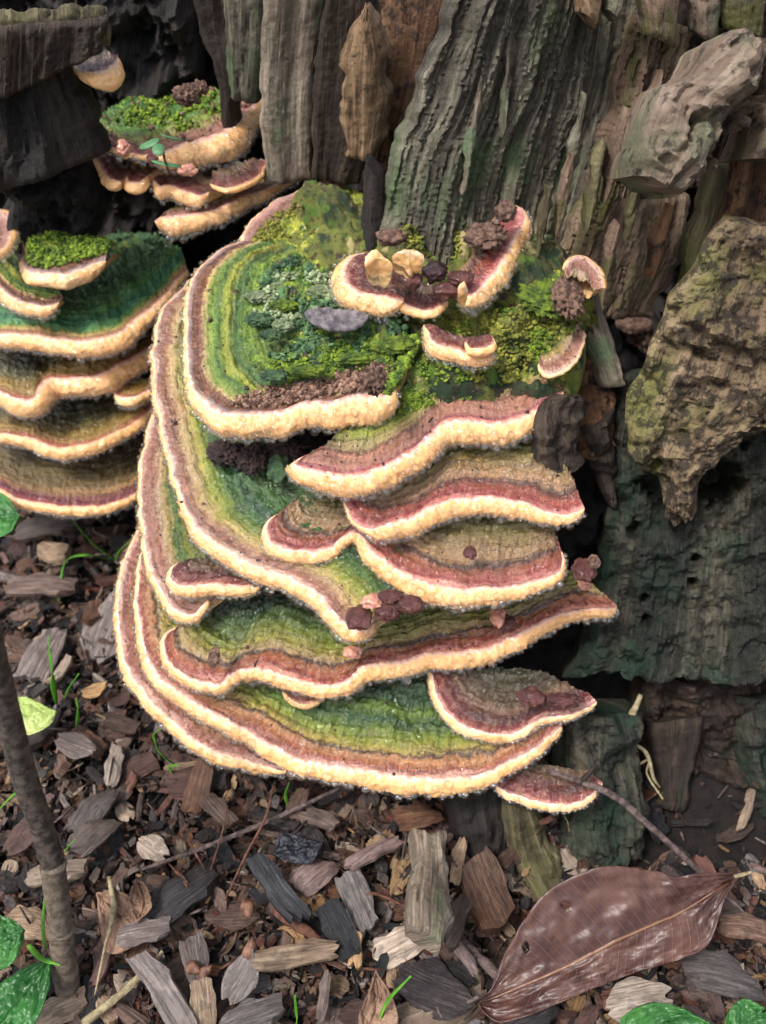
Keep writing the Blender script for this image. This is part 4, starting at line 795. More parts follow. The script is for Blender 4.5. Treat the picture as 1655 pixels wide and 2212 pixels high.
scatter('bright_moss', BED, [(860, 650), (1000, 640), (1100, 560), (1240, 560), (1240, 800), (1100, 820), (900, 830), (840, 760)], 6500, .0002, .0013, MOSSB, label='bright green moss on the bed around the little beaded bracket', cat='moss', clump=3.3)
scatter('yellow_moss', BED, [(940, 690), (1060, 640), (1200, 560), (1240, 600), (1240, 820), (1080, 830), (900, 800)], 4200, .0003, .0018, MOSSY, label='yellow moss patches on the bed at the right', cat='moss', clump=9.3)
scatter('bright_moss', SURF['L'][0], [(860, 860), (1000, 800), (1180, 800), (1100, 850), (950, 870), (860, 900), (840, 900)], 2400, .0003, .0009, MOSSB, label='thin green moss at the back of the stepped upper right tier', cat='moss', clump=6.3)
scatter('bright_moss', SURF['R2'][0], [(230, 270), (300, 220), (500, 200), (500, 250), (400, 280), (300, 290)], 2200, .0005, .0018, MOSSB, label='moss carpet on the largest bracket of the hollow', cat='moss', clump=1.3)
scatter('bright_moss', SURF['Q1'][0], [(60, 570), (60, 520), (120, 500), (250, 510), (250, 540), (180, 560), (100, 580)], 2600, .0005, .0018, MOSSB, label='soft green moss on the small smooth bracket at the left', cat='moss')
scatter('deep_moss', SURF['Q3'][0], [(20, 600), (100, 540), (250, 500), (360, 500), (330, 560), (240, 620), (140, 650)], 500, .0004, .0018, MOSSD, label='dark moss at the back of the broad teal tier', cat='moss', clump=2.9)
scatter('dark_grit', A_, [(440, 620), (560, 540), (900, 600), (900, 760), (560, 860), (440, 800)], 120, .0004, .0016, NUBD, label='dark grit sprinkled over the uppermost tier', cat='grit', flat=.5)

scatter('brown_moss', BED, [(850, 480), (900, 460), (980, 480), (1000, 540), (960, 590), (880, 540)], 1600, .0003, .0016, MOSSY, label='yellow-brown moss sprigs between the orange flaps and the big shard', cat='moss')

nub(1226, 640, .236, 26, 56, 20, CRUMB, 'rough pink-brown body under the orange crest by the grey splinter', 51, amp=.4, freq=3, ridgy=.25, sub=5)
nub(1172, 640, .228, 44, 60, 14, MOSSB, 'broad mossy hump left of the rough pink-brown body', 52, amp=.45, freq=3, sub=5, name='moss_cushion', cat='moss')
nub(1390, 722, .060, 24, 40, 20, CRUMB, 'reddish crumbly wood wedged beside the tan flake', 53, amp=.6, freq=4, sub=5, name='crumbly_wood', cat='rotten wood')
nub(1368, 700, .075, 40, 26, 14, CRUMB, 'round brown disc of wood with mossy left edge behind the splinter', 54, amp=.2, name='wood_knot', cat='rotten wood')
scatter('moss_fringe', A_, [(826, 850), (896, 725), (930, 745), (870, 870)], 1400, .0006, .0024, MOSSB, label='mossy fringe hanging over the right edge of the uppermost tier', cat='moss')
for kk, mt_, nn_, lb_ in (('R2', CRUMB, 260, 'brown crumbs over the mossy hollow shelf'), ('B', NUBD, 60, 'dark specks on the long left tier'), ('F', NUBD, 50, 'dark specks on the broad green shelf'), ('L', NUBD, 40, 'dark specks on the stepped upper right tier'), ('H', NUBD, 50, 'dark specks on the wavy glossy tier'), ('Q3', NUBD, 40, 'dark specks on the teal tier')):
    scatter('debris_specks', SURF[kk][0], [(0, 0), (1655, 0), (1655, 2212), (0, 2212)], nn_, .0003, .0012 if mt_ is NUBD else .0020, mt_, label=lb_, cat='debris')

for kk, (x, y, rx, ry, mt_, lb_) in enumerate([(556, 640, 26, 17, MOSSG, 'pale grey-green lump at the left of the lichen patch'), (600, 622, 32, 15, MOSSG, 'long grey-green lump topmost in the lichen patch'), (612, 660, 30, 16, MOSSB, 'lime-tinted lump in the middle of the lichen patch'), (560, 690, 28, 18, MOSSD, 'dark green lump lowest in the lichen patch'), (612, 702, 22, 18, MOSSG, 'rounded grey lump below the lime-tinted one'), (585, 724, 24, 12, MOSSD, 'small oval green lump under the lichen patch'), (700, 630, 34, 18, MOSSG, 'frosted grey-green lump behind the thin grey bracket'), (742, 604, 20, 16, MOSSG, 'small frosted lump beside the curled orange bracket'), (592, 812, 30, 16, MOSSD, 'smooth green mound behind the crumbly crust, left one'), (664, 800, 42, 15, MOSSB, 'smooth green mound behind the crumbly crust, middle one'), (850, 745, 46, 26, MOSSB, 'high bright green mound at the right end of the uppermost tier'), (770, 775, 40, 14, MOSSB, 'low bright green ridge left of the high mound')]):
    nub(x, y, .221 if y < 740 else .216, rx, ry, 11, mt_, lb_, 60+kk, amp=.38, freq=2.4, name='moss_lump', cat='moss lump', sub=5)

# ---------------------------------------------------------------- ground and mulch
def gz(x, y): return .006*fbm(np.asarray(x)*9, np.asarray(y)*9, 2.2, 3)
SOIL = simple_mat('soil', (16, 12, 11), (44, 33, 28), 140, .9, .004)
n = 300; gx = np.linspace(-.55, .55, n); gy = np.linspace(-.42, .6, n); GX, GY = np.meshgrid(gx, gy, indexing='ij')
GZ = gz(GX, GY)+.004*fbm(GX*90, GY*90, .3, 5)-.004
V = np.stack([GX, GY, GZ], -1).reshape(-1, 3); V2 = []; far = 30.0
ring_i = [i*n for i in range(n)]+[(n-1)*n+j for j in range(1, n)]+[i*n+n-1 for i in range(n-2, -1, -1)]+[j for j in range(n-2, 0, -1)]
ring = np.array(ring_i); c0 = V[ring]; d0 = c0*[1, 1, 0]; d0 = d0/np.linalg.norm(d0, axis=1, keepdims=True); outer = d0*far; outer[:, 2] = -.03
k = len(ring); Vt = np.vstack([V, outer]); nx = np.roll(np.arange(k), -1)
F = np.vstack([gridf(n, n), np.stack([ring[nx], ring, len(V)+np.arange(k), len(V)+nx], 1)])
g = link('ground', mesh('ground', Vt, F[:, ::-1] if False else F), SOIL); g['kind'] = 'structure'
# make sure the sheet faces up
me = g.data; me.update()
if sum(p.normal.z for p in me.polygons[:200]) < 0: me.flip_normals()

CH = [chip_mat('chip_brown', (34, 22, 18), (96, 66, 50), (150, 116, 92)), chip_mat('chip_red', (48, 24, 20), (104, 64, 52), (140, 100, 86)),
      chip_mat('chip_dark', (16, 13, 14), (42, 34, 34), (86, 74, 70)), chip_mat('chip_tan', (70, 48, 32), (158, 124, 88), (214, 184, 142)),
      chip_mat('chip_grey', (46, 39, 38), (108, 95, 90), (172, 156, 148)), chip_mat('chip_black', (8, 8, 10), (28, 28, 32), (62, 60, 66))]
def chip_geo(kind, seed, nx=11, ny=6):
    r = np.random.default_rng(seed)
    asp = {'slab': r.uniform(.35, .6), 'splint': r.uniform(.14, .26), 'flake': r.uniform(.6, .95), 'chunk': r.uniform(.4, .6)}[kind]
    th = {'slab': .10, 'splint': .10, 'flake': .05, 'chunk': .22}[kind]
    x = np.linspace(-.5, .5, nx)[:, None]; y = np.linspace(-.5, .5, ny)[None]
    e0 = .5*(1+.0*y)-.16*np.abs(fbm(y*5, seed*1.7, 0, 3))-.05*r.random((1, ny)); e1 = .5-.16*np.abs(fbm(y*5, seed*2.9, 4, 3))-.05*r.random((1, ny))
    X = np.where(x > 0, x*2*e0, x*2*e1)+y*r.uniform(-.35, .35)*asp
    tap = 1-(.75 if kind == 'flake' else .25)*np.abs(2*x)**(2.2 if kind == 'flake' else 4)*r.uniform(.5, 1)-.3*r.random()*(x+.5)
    Y = y*asp*tap*(1+.22*fbm(x*3.5, seed*.7, 2, 3)); Y = Y+.06*fbm(x*2, seed, 1, 2)
    bend = r.uniform(-.12, .12)*(4*x*x)+r.uniform(-.4, .4)*y*y*asp
    Zt = th/2*(1-.5*np.abs(2*y)**4)+.035*fbm(x*4, y*9, seed, 4)+bend; Zb = -th/2+.03*fbm(x*3, y*5, seed+9, 3)+bend
    m = nx*ny; V = np.vstack([np.stack([X+0*y, Y, Zt], -1).reshape(-1, 3), np.stack([X+0*y, Y, Zb+0*x], -1).reshape(-1, 3)])
    loop = [i*ny for i in range(nx)]+[(nx-1)*ny+j for j in range(1, ny)]+[i*ny+ny-1 for i in range(nx-2, -1, -1)]+[j for j in range(ny-2, 0, -1)]
    loop = np.array(loop); nl = np.roll(loop, -1)
    F = np.vstack([gridf(nx, ny, flip=False), gridf(nx, ny, off=m, flip=True), np.stack([loop, nl, nl+m, loop+m], 1)])
    uv = np.stack([V[:, 1]*.03, V[:, 0]*.03], 1)
    return V, F, uv
GEO = [chip_geo(kk, 20+i) for i, kk in enumerate(['slab', 'slab', 'slab', 'splint', 'splint', 'flake', 'flake', 'chunk', 'slab', 'splint', 'flake', 'chunk'])]
GLO = [chip_geo(kk, 60+i, 6, 4) for i, kk in enumerate(['slab', 'splint', 'flake', 'chunk', 'slab', 'splint'])]
def flatshade(me): me.polygons.foreach_set('use_smooth', np.zeros(len(me.polygons), bool)); me.update()
CHM = {}
for gi, (V, F, uv) in enumerate(GEO):
    for mi in range(6):
        me = mesh('wood_chip', V, F, uv, smooth=True); me.materials.append(CH[mi]); me.set_sharp_from_angle(angle=math.radians(38)) if hasattr(me, 'set_sharp_from_angle') else None; CHM[gi, mi] = me
def keepout(x, y):       # the stump's own footprint, where no mulch lies
    return (((x-.12)/.20)**2+((y-.10)/.17)**2) < 1
WT = [.36, .15, .22, .13, .06, .08]
cols = {0: 'brown', 1: 'reddish brown', 2: 'dark brown', 3: 'pale tan', 4: 'weathered grey', 5: 'charred black'}
notable = []
def chip_at(x, y, L, ang, gi, mi, zt=.012, tilt=(0, 0), wide=1.0, label=None, thick=1.0):
    p = atz(x, y, zt); o = bpy.data.objects.new('wood_chip', CHM[gi, mi]); C.objects.link(o); s = L*pxm(p)
    o.location = (p[0], p[1], p[2]); o.scale = (s, s*wide, s*thick); o.rotation_euler = (math.radians(tilt[0]), math.radians(tilt[1]), math.radians(ang)); notable.append((p[0], p[1], s))
    tag(o, label, 'wood chip', 'distinct pieces of the mulch'); return o
N_ = [(232, 1350, 190, 75, 5, 4, .9, 'large pale grey-brown bark plate beside the outermost rim'), (390, 1930, 190, 42, 0, 2, .95, 'long dark wedge-shaped chip with a brownish ridge'),
 (808, 1838, 150, 28, 4, 1, 1.2, 'reddish stick-like chip lying slantwise near the blue-black leaf scrap'), (640, 2062, 205, 9, 3, 3, 1.1, 'pale tan stick lying almost level below the knobbly twig'),
 (866, 2040, 140, 24, 8, 3, .9, 'tan chip with frayed right end right of the pale stick'), (775, 1940, 150, -66, 1, 4, .9, 'mottled black-and-white chip leaning on the black one'),
 (735, 2010, 130, -60, 2, 5, 1.1, 'charcoal black chip left of the mottled one'), (600, 1925, 190, -48, 9, 5, 1.3, 'long narrow black chip pointing to lower right'),
 (680, 1885, 105, 40, 8, 1, 1.2, 'squarish red-brown chip above the knobbly twig'), (425, 2070, 110, -70, 1, 4, 1.1, 'grey weathered chip standing near the bottom middle-left'),
 (360, 2150, 230, -48, 9, 4, 1.2, 'long grey plank splinter near the bottom edge'), (310, 2010, 120, 12, 0, 4, 1.0, 'flat grey chip right of the sapling'),
 (225, 2060, 130, 80, 3, 1, 1.1, 'thin reddish splint standing right of the sapling'), (940, 2135, 190, -20, 10, 2, 1.0, 'broad blackish bark plate left of the big brown leaf'),
 (200, 1745, 120, 65, 8, 4, 1.0, 'pinkish grey chip in the left middle mulch'), (165, 1610, 100, -20, 6, 4, .9, 'kite-shaped pinkish chip below the yellow leaf'),
 (245, 1650, 95, 88, 0, 3, .9, 'small pale chip standing upright by the kite-shaped one'), (265, 1565, 80, -15, 2, 0, 1.0, 'brown chip right of the kite-shaped one'),
 (90, 1410, 150, 80, 1, 4, 1.0, 'chip in the far left mulch, long and greyish'), (200, 1800, 110, 45, 8, 0, 1.0, 'brown striped chip above the grey twig'),
 (330, 1830, 90, -30, 5, 3, .9, 'small pale-faced chip right of the brown striped one'), (430, 1700, 120, 80, 2, 0, 1.0, 'grey-brown chip below the left rim'),
 (470, 1745, 110, -45, 0, 0, .9, 'brown wedge chip leading away from the rim'), (120, 1880, 130, 8, 0, 3, .9, 'tan chip just right of the sapling node'),
 (60, 1990, 120, -10, 8, 3, 1.0, 'tan chip left of the sapling'), (50, 1800, 110, 60, 6, 1, 1.0, 'mottled bark bit left of the sapling'),
 (100, 1130, 140, 10, 0, 0, 1.0, 'long brown chip in the shade of the lowest further tier'), (90, 1260, 150, 5, 0, 0, .8, 'flat brown strip of bark in the left background mulch'),
 (35, 1250, 100, -15, 3, 4, 1.0, 'pale grey strip at the left edge of the mulch'), (130, 1450, 80, 70, 2, 3, .7, 'small tan flake below the grass tuft'),
 (205, 1490, 60, 20, 6, 3, 1.0, 'light tan square flake in the middle left mulch'), (985, 1990, 120, 60, 7, 0, 1.0, 'rust-brown curl of bark right of the grey plank piece'),
 (1050, 1930, 170, -70, 11, 0, 1.1, 'crumbly brown lump of bark below the green root'), (990, 1860, 110, 75, 3, 3, 1.2, 'thin tan splint leaning beside the grey plank piece'),
 (520, 2110, 120, 60, 6, 4, 1.0, 'oval grey-brown bark flake near the bottom'), (545, 2190, 150, 20, 0, 4, 1.0, 'wide grey chip cut by the bottom edge'),
 (1560, 2100, 180, -15, 8, 4, .9, 'mossy grey chip right of the big brown leaf'), (1620, 2000, 130, -10, 0, 0, 1.0, 'brown chip at the right edge under the twig'),
 (1380, 2160, 160, 10, 5, 3, .9, 'yellowish bark flake peeping from under the big leaf'), (1000, 2060, 110, -55, 3, 1, 1.1, 'dark reddish splint pointing under the big leaf'),
 (120, 2185, 140, 25, 0, 3, 1.0, 'tan frayed chip at the foot of the sapling'), (700, 2150, 110, 80, 3, 0, 1.0, 'upright brown splint near the bottom middle'),
 (770, 2050, 80, 85, 7, 3, .8, 'orange-tan broken block between the two tan sticks'), (905, 1760, 110, 15, 8, 0, .9, 'brown chip in the shade above the grey plank piece'),
 (690, 1770, 90, -20, 7, 0, 1.0, 'brownish block below the green shelf'), (640, 1735, 80, 70, 1, 0, 1.0, 'dull brown chip near the short grass blade'),
 (440, 2180, 120, -75, 2, 3, 1.0, 'tan chip cut by the bottom edge'), (1150, 2190, 130, 30, 8, 2, 1.0, 'dark chip under the tip of the big leaf')]
for i, (x, y, L, a, gi, mi, wd, lab) in enumerate(N_):
    chip_at(x, y, L, a, gi, mi, .014+.003*(i % 4), (RNG.uniform(-12, 12), RNG.uniform(-10, 10)), wd, lab)
plank = tag(strip('broken_plank', [(886, 1790, -.165), (893, 1860, -.185), (880, 1930, -.208), (884, 2000, -.222)], [(962, 1792, -.165), (968, 1880, -.190), (972, 1960, -.212), (962, 2042, -.232)], W_GREY, None, seed=41, bulge=.003, thick=.008, jag=.004, endjag=.12, fib=.0016), 'broken grey plank piece with splintered lower end, below the green shelf', 'plank piece')
log = tag(strip('pale_log', [(1045, 2135, -.236), (950, 2175, -.246), (860, 2225, -.256)], [(1060, 2185, -.242), (1000, 2230, -.252), (900, 2290, -.262)], W_KNOB, None, seed=42, bulge=.008, thick=.01), 'pale weathered stick running out at the bottom edge under the leaf stalk', 'stick')

# the rest of the chips in view: 260 loose ones as objects, the others as one mass
def scatter_chips(n, Lr, zr, seedl):
    out = []
    while len(out) < n:
        X, Y = RNG.uniform(-60, 1720), RNG.uniform(1080, 2300); p = atz(X, Y, 0.0)
        if keepout(p[0], p[1]): continue
        if X > 1215 and Y < 1870 and RNG.random() < (1.0 if Lr[0] > .008 else .88): continue
        L = float(np.clip(RNG.lognormal(math.log(Lr[0]), .35), Lr[1], Lr[2])); out.append((p[0], p[1], L, RNG.uniform(*zr)))
    return out
big = scatter_chips(1100, (.0148, .007, .034), (.001, .010), 1)
def inview(c):
    X, Y = proj(np.array([c[0], c[1], .01])); return 8 < X < 1647 and 1130 < Y < 2200 and not (X > 265 and Y < 1700 and X < 1215)
big = sorted(big, key=lambda c: (not inview(c), -c[2]))
ANCH = [(150, 1980, 'beside the lower sapling stem'), (50, 1700, 'left of the sapling stem'), (80, 1540, 'by the yellow-green leaf'), (110, 1230, 'under the further cluster'), (230, 1400, 'beside the outermost rim'), (400, 1700, 'below the left rims'),
 (560, 1780, 'near the thin straight twig'), (780, 1770, 'under the broad green shelf'), (930, 1900, 'beside the broken grey plank piece'), (640, 2080, 'near the pale tan stick'), (430, 2080, 'near the grey standing chip'), (290, 1950, 'near the pinkish-tan leaf piece'),
 (830, 2160, 'near the bottom grass blade'), (545, 1960, 'near the pointed seed pod'), (1000, 2080, 'left of the big dead leaf'), (1130, 1920, 'above the stalk end of the big dead leaf'), (1400, 2160, 'below the big dead leaf'), (1600, 1960, 'by the tip of the big dead leaf'),
 (1450, 1740, 'on the dark soil below the stump'), (300, 2160, 'near the long splinter at the bottom'), (110, 1410, 'by the tall grass blade'), (220, 1620, 'near the kite-shaped chip'), (400, 1890, 'near the long wedge-shaped chip'), (750, 1960, 'near the mottled chip'),
 (250, 1780, 'between the sapling and the left rims'), (1600, 1600, 'at the right edge below the stump'), (20, 1330, 'at the left edge'), (60, 2150, 'by the lance-shaped leaf'), (1600, 2120, 'in the bottom right corner'), (680, 1880, 'near the squarish red-brown chip')]
def where(x, y):
    X, Y = proj(np.array([x, y, .01])); return min(ANCH, key=lambda a: (a[0]-X)**2+(a[1]-Y)**2)[2]
proto = {}
for i, (x, y, L, z) in enumerate(big[:290]):
    mi = int(RNG.choice(6, p=WT)); gi = int(RNG.integers(12)); o = bpy.data.objects.new('wood_chip', CHM[gi, mi]); C.objects.link(o)
    o.location = (x, y, float(gz(x, y))+z); o.scale = (L, L*RNG.uniform(.8, 1.2), L); o.rotation_euler = (RNG.normal(0, .22), RNG.normal(0, .2), RNG.uniform(0, 6.28))
    tag(o, cols[mi]+' '+('slab-like', 'slab-like', 'slab-like', 'thin splinter-like', 'thin splinter-like', 'leaf-shaped', 'leaf-shaped', 'blocky', 'slab-like', 'thin splinter-like', 'leaf-shaped', 'blocky')[gi]+(' wood chip, ' if L < .0235 else ' larger wood chip, ')+where(x, y), 'wood chip', 'loose chips of the mulch')
rest = [(x, y, L, z) for x, y, L, z in big[290:]]+scatter_chips(5200, (.0085, .004, .018), (-.002, .007), 2)+scatter_chips(9000, (.0038, .0015, .008), (-.001, .011), 3)
# wider mulch outside the frame so that the floor continues
for _ in range(2600):
    a, b = RNG.uniform(-.6, .6), RNG.uniform(-.5, .45)
    if not keepout(a, b): rest.append((a, b, RNG.uniform(.01, .026), RNG.uniform(-.002, .005)))
rest = np.array(rest); which = RNG.integers(0, 6, len(rest)); mats = RNG.choice(6, p=WT, size=len(rest))
Vs, Fs, Us, Ms, Rs, off = [], [], [], [], [], 0
for gi in range(6):
    sel = np.where(which == gi)[0]; V, F, uv = GLO[gi]; nn = len(sel); R = rand_rots(nn, .35); k = len(V)
    sc = rest[sel, 2][:, None]*np.stack([np.where(RNG.random(nn) < .3, 1.5, 1.0), np.where(RNG.random(nn) < .35, .32, 1.0)*RNG.uniform(.8, 1.25, nn), RNG.uniform(.9, 1.3, nn)], 1)
    P = np.einsum('nij,nkj->nki', R, V[None]*sc[:, None]); loc = np.stack([rest[sel, 0], rest[sel, 1], gz(rest[sel, 0], rest[sel, 1])+rest[sel, 3]], 1); P += loc[:, None]
    Vs.append(P.reshape(-1, 3)); Fs.append((F[None]+(np.arange(nn)*k)[:, None, None]+off).reshape(-1, 4)); off += nn*k
    Us.append(np.tile(uv, (nn, 1))); Ms.append(np.repeat(mats[sel], len(F))); Rs.append(np.repeat(RNG.random(nn), k))
me = mesh('mulch', np.vstack(Vs), np.vstack(Fs), np.vstack(Us), smooth=False, attrs={'rnd': np.concatenate(Rs)})
for c in CH: me.materials.append(c)
me.polygons.foreach_set('material_index', np.concatenate(Ms).astype(np.int32)); me.update()
tag(link('mulch', me), 'mulch of small brown wood fragments covering the soil', 'mulch', kind='stuff')

# ---------------------------------------------------------------- twigs, needles, roots
TW_G = simple_mat('twig_grey', (66, 52, 50), (132, 112, 106), 300, .8, .001)
TW_R = simple_mat('twig_red', (78, 44, 34), (128, 82, 60), 300, .7, .001)
TW_P = simple_mat('twig_pale', (132, 116, 84), (196, 180, 142), 300, .8, .001)
TW_D = simple_mat('twig_dark', (30, 22, 20), (70, 54, 46), 300, .8, .001)
def twig(pts, rad, mat, label, name='twig', cat='twig', **k):
    P = [atz(x, y, z) for x, y, z in pts]; return tag(tube(name, P, np.atleast_1d(rad)*1e-3, mat, rough=.25, seed=hash_(label) % 31, **k), label, cat)
twig([(1180, 1665, .068), (1260, 1690, .067), (1330, 1722, .063), (1410, 1790, .050), (1500, 1872, .036), (1560, 1925, .020), (1625, 1990, .014)], [1.1, 1.5, 1.9, 1.8, 1.6, 1.3, .8], TW_G, 'slender grey twig running from the lowest bracket down under the big leaf')
twig([(1250, 1695, .066), (1268, 1675, .070), (1290, 1652, .074)], [1.6, 1.3, .8], TW_D, 'short dark side spur on the slender grey twig')
twig([(300, 1880, .018), (420, 1838, .020), (560, 1782, .020), (680, 1728, .022), (740, 1698, .022)], [.8, 1.3, 1.3, 1.2, 1.1], TW_G, 'thin straight grey twig crossing the mulch below the shelf')
twig([(486, 1945, .018), (530, 1850, .022), (572, 1770, .026), (590, 1700, .028)], [.5, .7, .8, .6], TW_R, 'reddish pine needle crossing over the grey twig')
twig([(455, 1880, .020), (480, 1800, .024), (492, 1740, .024)], [.3, .6, .3], TW_R, 'short red needle standing left of the long one')
twig([(592, 1965, .016), (630, 1990, .018), (660, 2010, .018), (688, 2030, .016)], [2.2, 3.0, 3.0, 2.4], TW_R, 'knobbly pinkish twig piece above the pale stick')
twig([(770, 1975, .016), (800, 1930, .018), (870, 1955, .016), (890, 1965, .016)], [.6, .8, .8, .5], TW_R, 'thin reddish stalk bridging the mottled chip and the plank piece')
twig([(985, 2022, .016), (1020, 2055, .018), (1075, 2108, .018)], [2.0, 2.6, 2.6], TW_G, 'stout grey-brown stick ending under the big leaf')
twig([(205, 2150, .022), (228, 2040, .026), (246, 1960, .024), (236, 1895, .020)], [.5, .7, 1.6, 1.0], TW_P, 'pale curled leaf stalk right of the sapling')
twig([(180, 2212, .018), (280, 2130, .022), (352, 2055, .022)], [2.2, 1.8, .9], TW_P, 'tan stick slanting up from the bottom edge')
twig([(1342, 1605, .045), (1360, 1560, .055), (1384, 1500, .065)], [3.6, 2.4, 1.2], TW_P, 'pale bulbous root hanging beside the green-black foot', 'root', 'root')
twig([(1345, 1605, .040), (1372, 1650, .030), (1404, 1640, .030), (1398, 1672, .025), (1432, 1726, .018)], [1.0, .8, .7, .7, .6], TW_P, 'thin pale rootlet trailing from the bulbous root', 'root', 'root')
twig([(1360, 1604, .040), (1395, 1625, .034), (1412, 1680, .026), (1425, 1700, .02)], [.9, 1.2, 1.0, .4], TW_P, 'flattened tan root strip beside the rootlet', 'root', 'root')
twig([(1145, 1780, .022), (1180, 1772, .026), (1212, 1750, .030)], [.8, 1.8, .8], TW_R, 'reddish bud scale under the lowest bracket')
twig([(1212, 1752, .028), (1226, 1775, .022), (1230, 1796, .016)], [.5, .4, .3], TW_P, 'tiny pale root hair below the lowest bracket', 'root', 'root')
for k in range(26):
    X, Y = RNG.uniform(20, 1050), RNG.uniform(1250, 2200); a = RNG.uniform(0, 6.28); Ln = RNG.uniform(30, 80)
    if Y < 1740 and X > 260: Y = 1760+RNG.uniform(0, 400)
    twig([(X, Y, .014), (X+Ln*.5*math.cos(a), Y+Ln*.5*math.sin(a), .020), (X+Ln*math.cos(a), Y+Ln*math.sin(a), .015)], [.4, .7, .3], (TW_R, TW_G, TW_D)[k % 3], 'short thin '+('reddish', 'greyish', 'dark')[k % 3]+' stalk lying loose, '+min(ANCH, key=lambda a: (a[0]-X)**2+(a[1]-Y)**2)[2], 'stalk', 'stalk')['group'] = 'loose stalks on the mulch'
# bud-like seeds
SEED = simple_mat('seed', (86, 52, 40), (156, 112, 86), 200, .5, .0008)
for k, (x, y, r, rot, lab) in enumerate([(535, 1960, 16, .2, 'pointed brown seed pod left of the knobbly twig'), (540, 2060, 18, 2.8, 'rounded seed pod below the pointed one'), (415, 2090, 14, 1.0, 'tan seed pod beside the grey chip near the bottom'), (440, 2102, 13, 2.0, 'second tan seed pod touching the grey chip'), (325, 2070, 13, 0, 'small round tan pebble-like seed right of the curled stalk')]):
    p = atz(x, y, .020); s = pxm(p)*r; V, F = ICO3; V = V.copy(); V[:, :2] *= (1-.55*np.clip(V[:, 2:3], 0, 1)**1.2); V[:, 2] = np.where(V[:, 2] > 0, V[:, 2]*1.9, V[:, 2])
    V = V*(1+.08*fbm(V[:, 0]*3+k, V[:, 1]*3, V[:, 2]*3, 3))[:, None]*s; o = link('seed_pod', mesh('seed_pod', V, F), SEED); o.location = p; o.rotation_euler = (1.1, .3, rot); tag(o, lab, 'seed pod')

# ---------------------------------------------------------------- leaves
def leaf_mat(name, c1, c2, vein, rough=.35, tr=.0, spots=(60, 40, 30), ss=0.0, veins=1.0):
    m = M(name); uv = m.coords('UV'); sp = m.n('SeparateXYZ'); m.l(uv, sp.inputs[0]); u, v = sp.outputs[0], sp.outputs[1]; ob = m.coords('Object')
    nz = m.noise(ob, 45, 5, .65); col = m.mix(m.step(nz, .35, .65), lin(c1), lin(c2))
    col = m.mix(m.math('MULTIPLY', m.step(m.noise(ob, 160, 5, .7), .6, .72), .6), col, lin(spots))
    av = m.math('ABSOLUTE', v); mid = m.step(av, .035, .012)
    w = m.n('TexWave', wave_type='BANDS', bands_direction='X'); cm = m.n('CombineXYZ'); m.l(m.math('SUBTRACT', u, m.math('MULTIPLY', av, .22)), cm.inputs[0]); m.l(cm.outputs[0], w.inputs[0]); w.inputs['Scale'].default_value = 3.4; w.inputs['Distortion'].default_value = .35
    sv = m.math('MULTIPLY', m.step(w.outputs['Fac'], .93, .995), veins)
    vv = m.math('MAXIMUM', mid, m.math('MULTIPLY', sv, .45)); col = m.mix(vv, col, lin(vein))
    h = m.math('MULTIPLY', vv, 1.2); h = m.math('ADD', h, m.math('MULTIPLY', nz, .35))
    n = m.bump(h, .0010, .8)
    m.fin(col, m.math('MULTIPLY_ADD', nz, .35, rough-.12), n, Specular_IOR_Level=.55, Sheen_Weight=0.0)
    if tr:
        t = m.n('BsdfTranslucent'); m.set(t.inputs[0], col); a = m.n('MixShader'); a.inputs[0].default_value = tr; m.l(m.p.outputs[0], a.inputs[1]); m.l(t.outputs[0], a.inputs[2]); m.l(a.outputs[0], m.out.inputs[0])
    return m.m
def leaf(name, spine, upper, lower, zf, mat, label, res=60, cup=.0, wav=.002, seed=0.0, holes=(), cat='leaf', serr=0.0, thick=.0005):
    """spine, upper and lower edges traced tip to stalk in photo pixels; zf(x, y) gives the height of the blade"""
    def tr(p): return catmull(np.array([list(atz(x, y, zf(x, y))) for x, y in p]), res)
    Sx, U, Lw = tr(spine), tr(upper), tr(lower); K = 22; rows = []
    for j in range(-K, K+1):
        a = abs(j)/K; e = U if j > 0 else Lw; q = Sx+(e-Sx)*a; rows.append(q)
    P = np.stack(rows, 1); u = np.linspace(0, 1, res)[:, None]; v = (np.arange(-K, K+1)/K)[None]
    if serr: 
        env = serr*np.abs(((u*26) % 1)-.5)*np.abs(v)**6; P = P+(P-Sx[:, None])*env[..., None]
    P[..., 2] += cup*np.abs(v)**1.5+wav*fbm(u*5, v*2.2, seed, 4)+.0006*fbm(u*22, v*10, seed, 3)-.0012*np.exp(-(v/.06)**2)
    keep = np.ones((res-1, 2*K), bool)
    X, Y = proj((P[1:, 1:]+P[:-1, :-1])/2)
    for hx, hy, ra, rb in holes: keep &= ((X-hx)/ra)**2+((Y-hy)/rb)**2 > 1
    F = gridf(res, 2*K+1)[keep.ravel()]; uv = np.stack([np.broadcast_to(u*3, v.shape[:1]+() if False else (res, 2*K+1)), np.broadcast_to(v, (res, 2*K+1))], -1).reshape(-1, 2)
    o0 = P.reshape(-1, 3).mean(0); o = link(name, mesh(name, (P-o0).reshape(-1, 3), F, uv), mat); o.location = o0
    sm = o.modifiers.new('thickness', 'SOLIDIFY'); sm.thickness = thick; tag(o, label, cat); return o
L_BR = leaf_mat('leaf_brown', (58, 34, 32), (92, 62, 54), (134, 98, 74), rough=.36, veins=.8)
L_GR = leaf_mat('leaf_green', (44, 100, 44), (74, 136, 62), (120, 172, 108), rough=.35, tr=.25, spots=(60, 130, 45))
L_DG = leaf_mat('leaf_deep', (28, 84, 32), (48, 116, 44), (80, 140, 70), rough=.35, tr=.2, spots=(30, 70, 30))
L_YL = leaf_mat('leaf_yellow', (176, 200, 106), (206, 220, 140), (220, 230, 160), rough=.5, tr=.3, spots=(90, 100, 40))
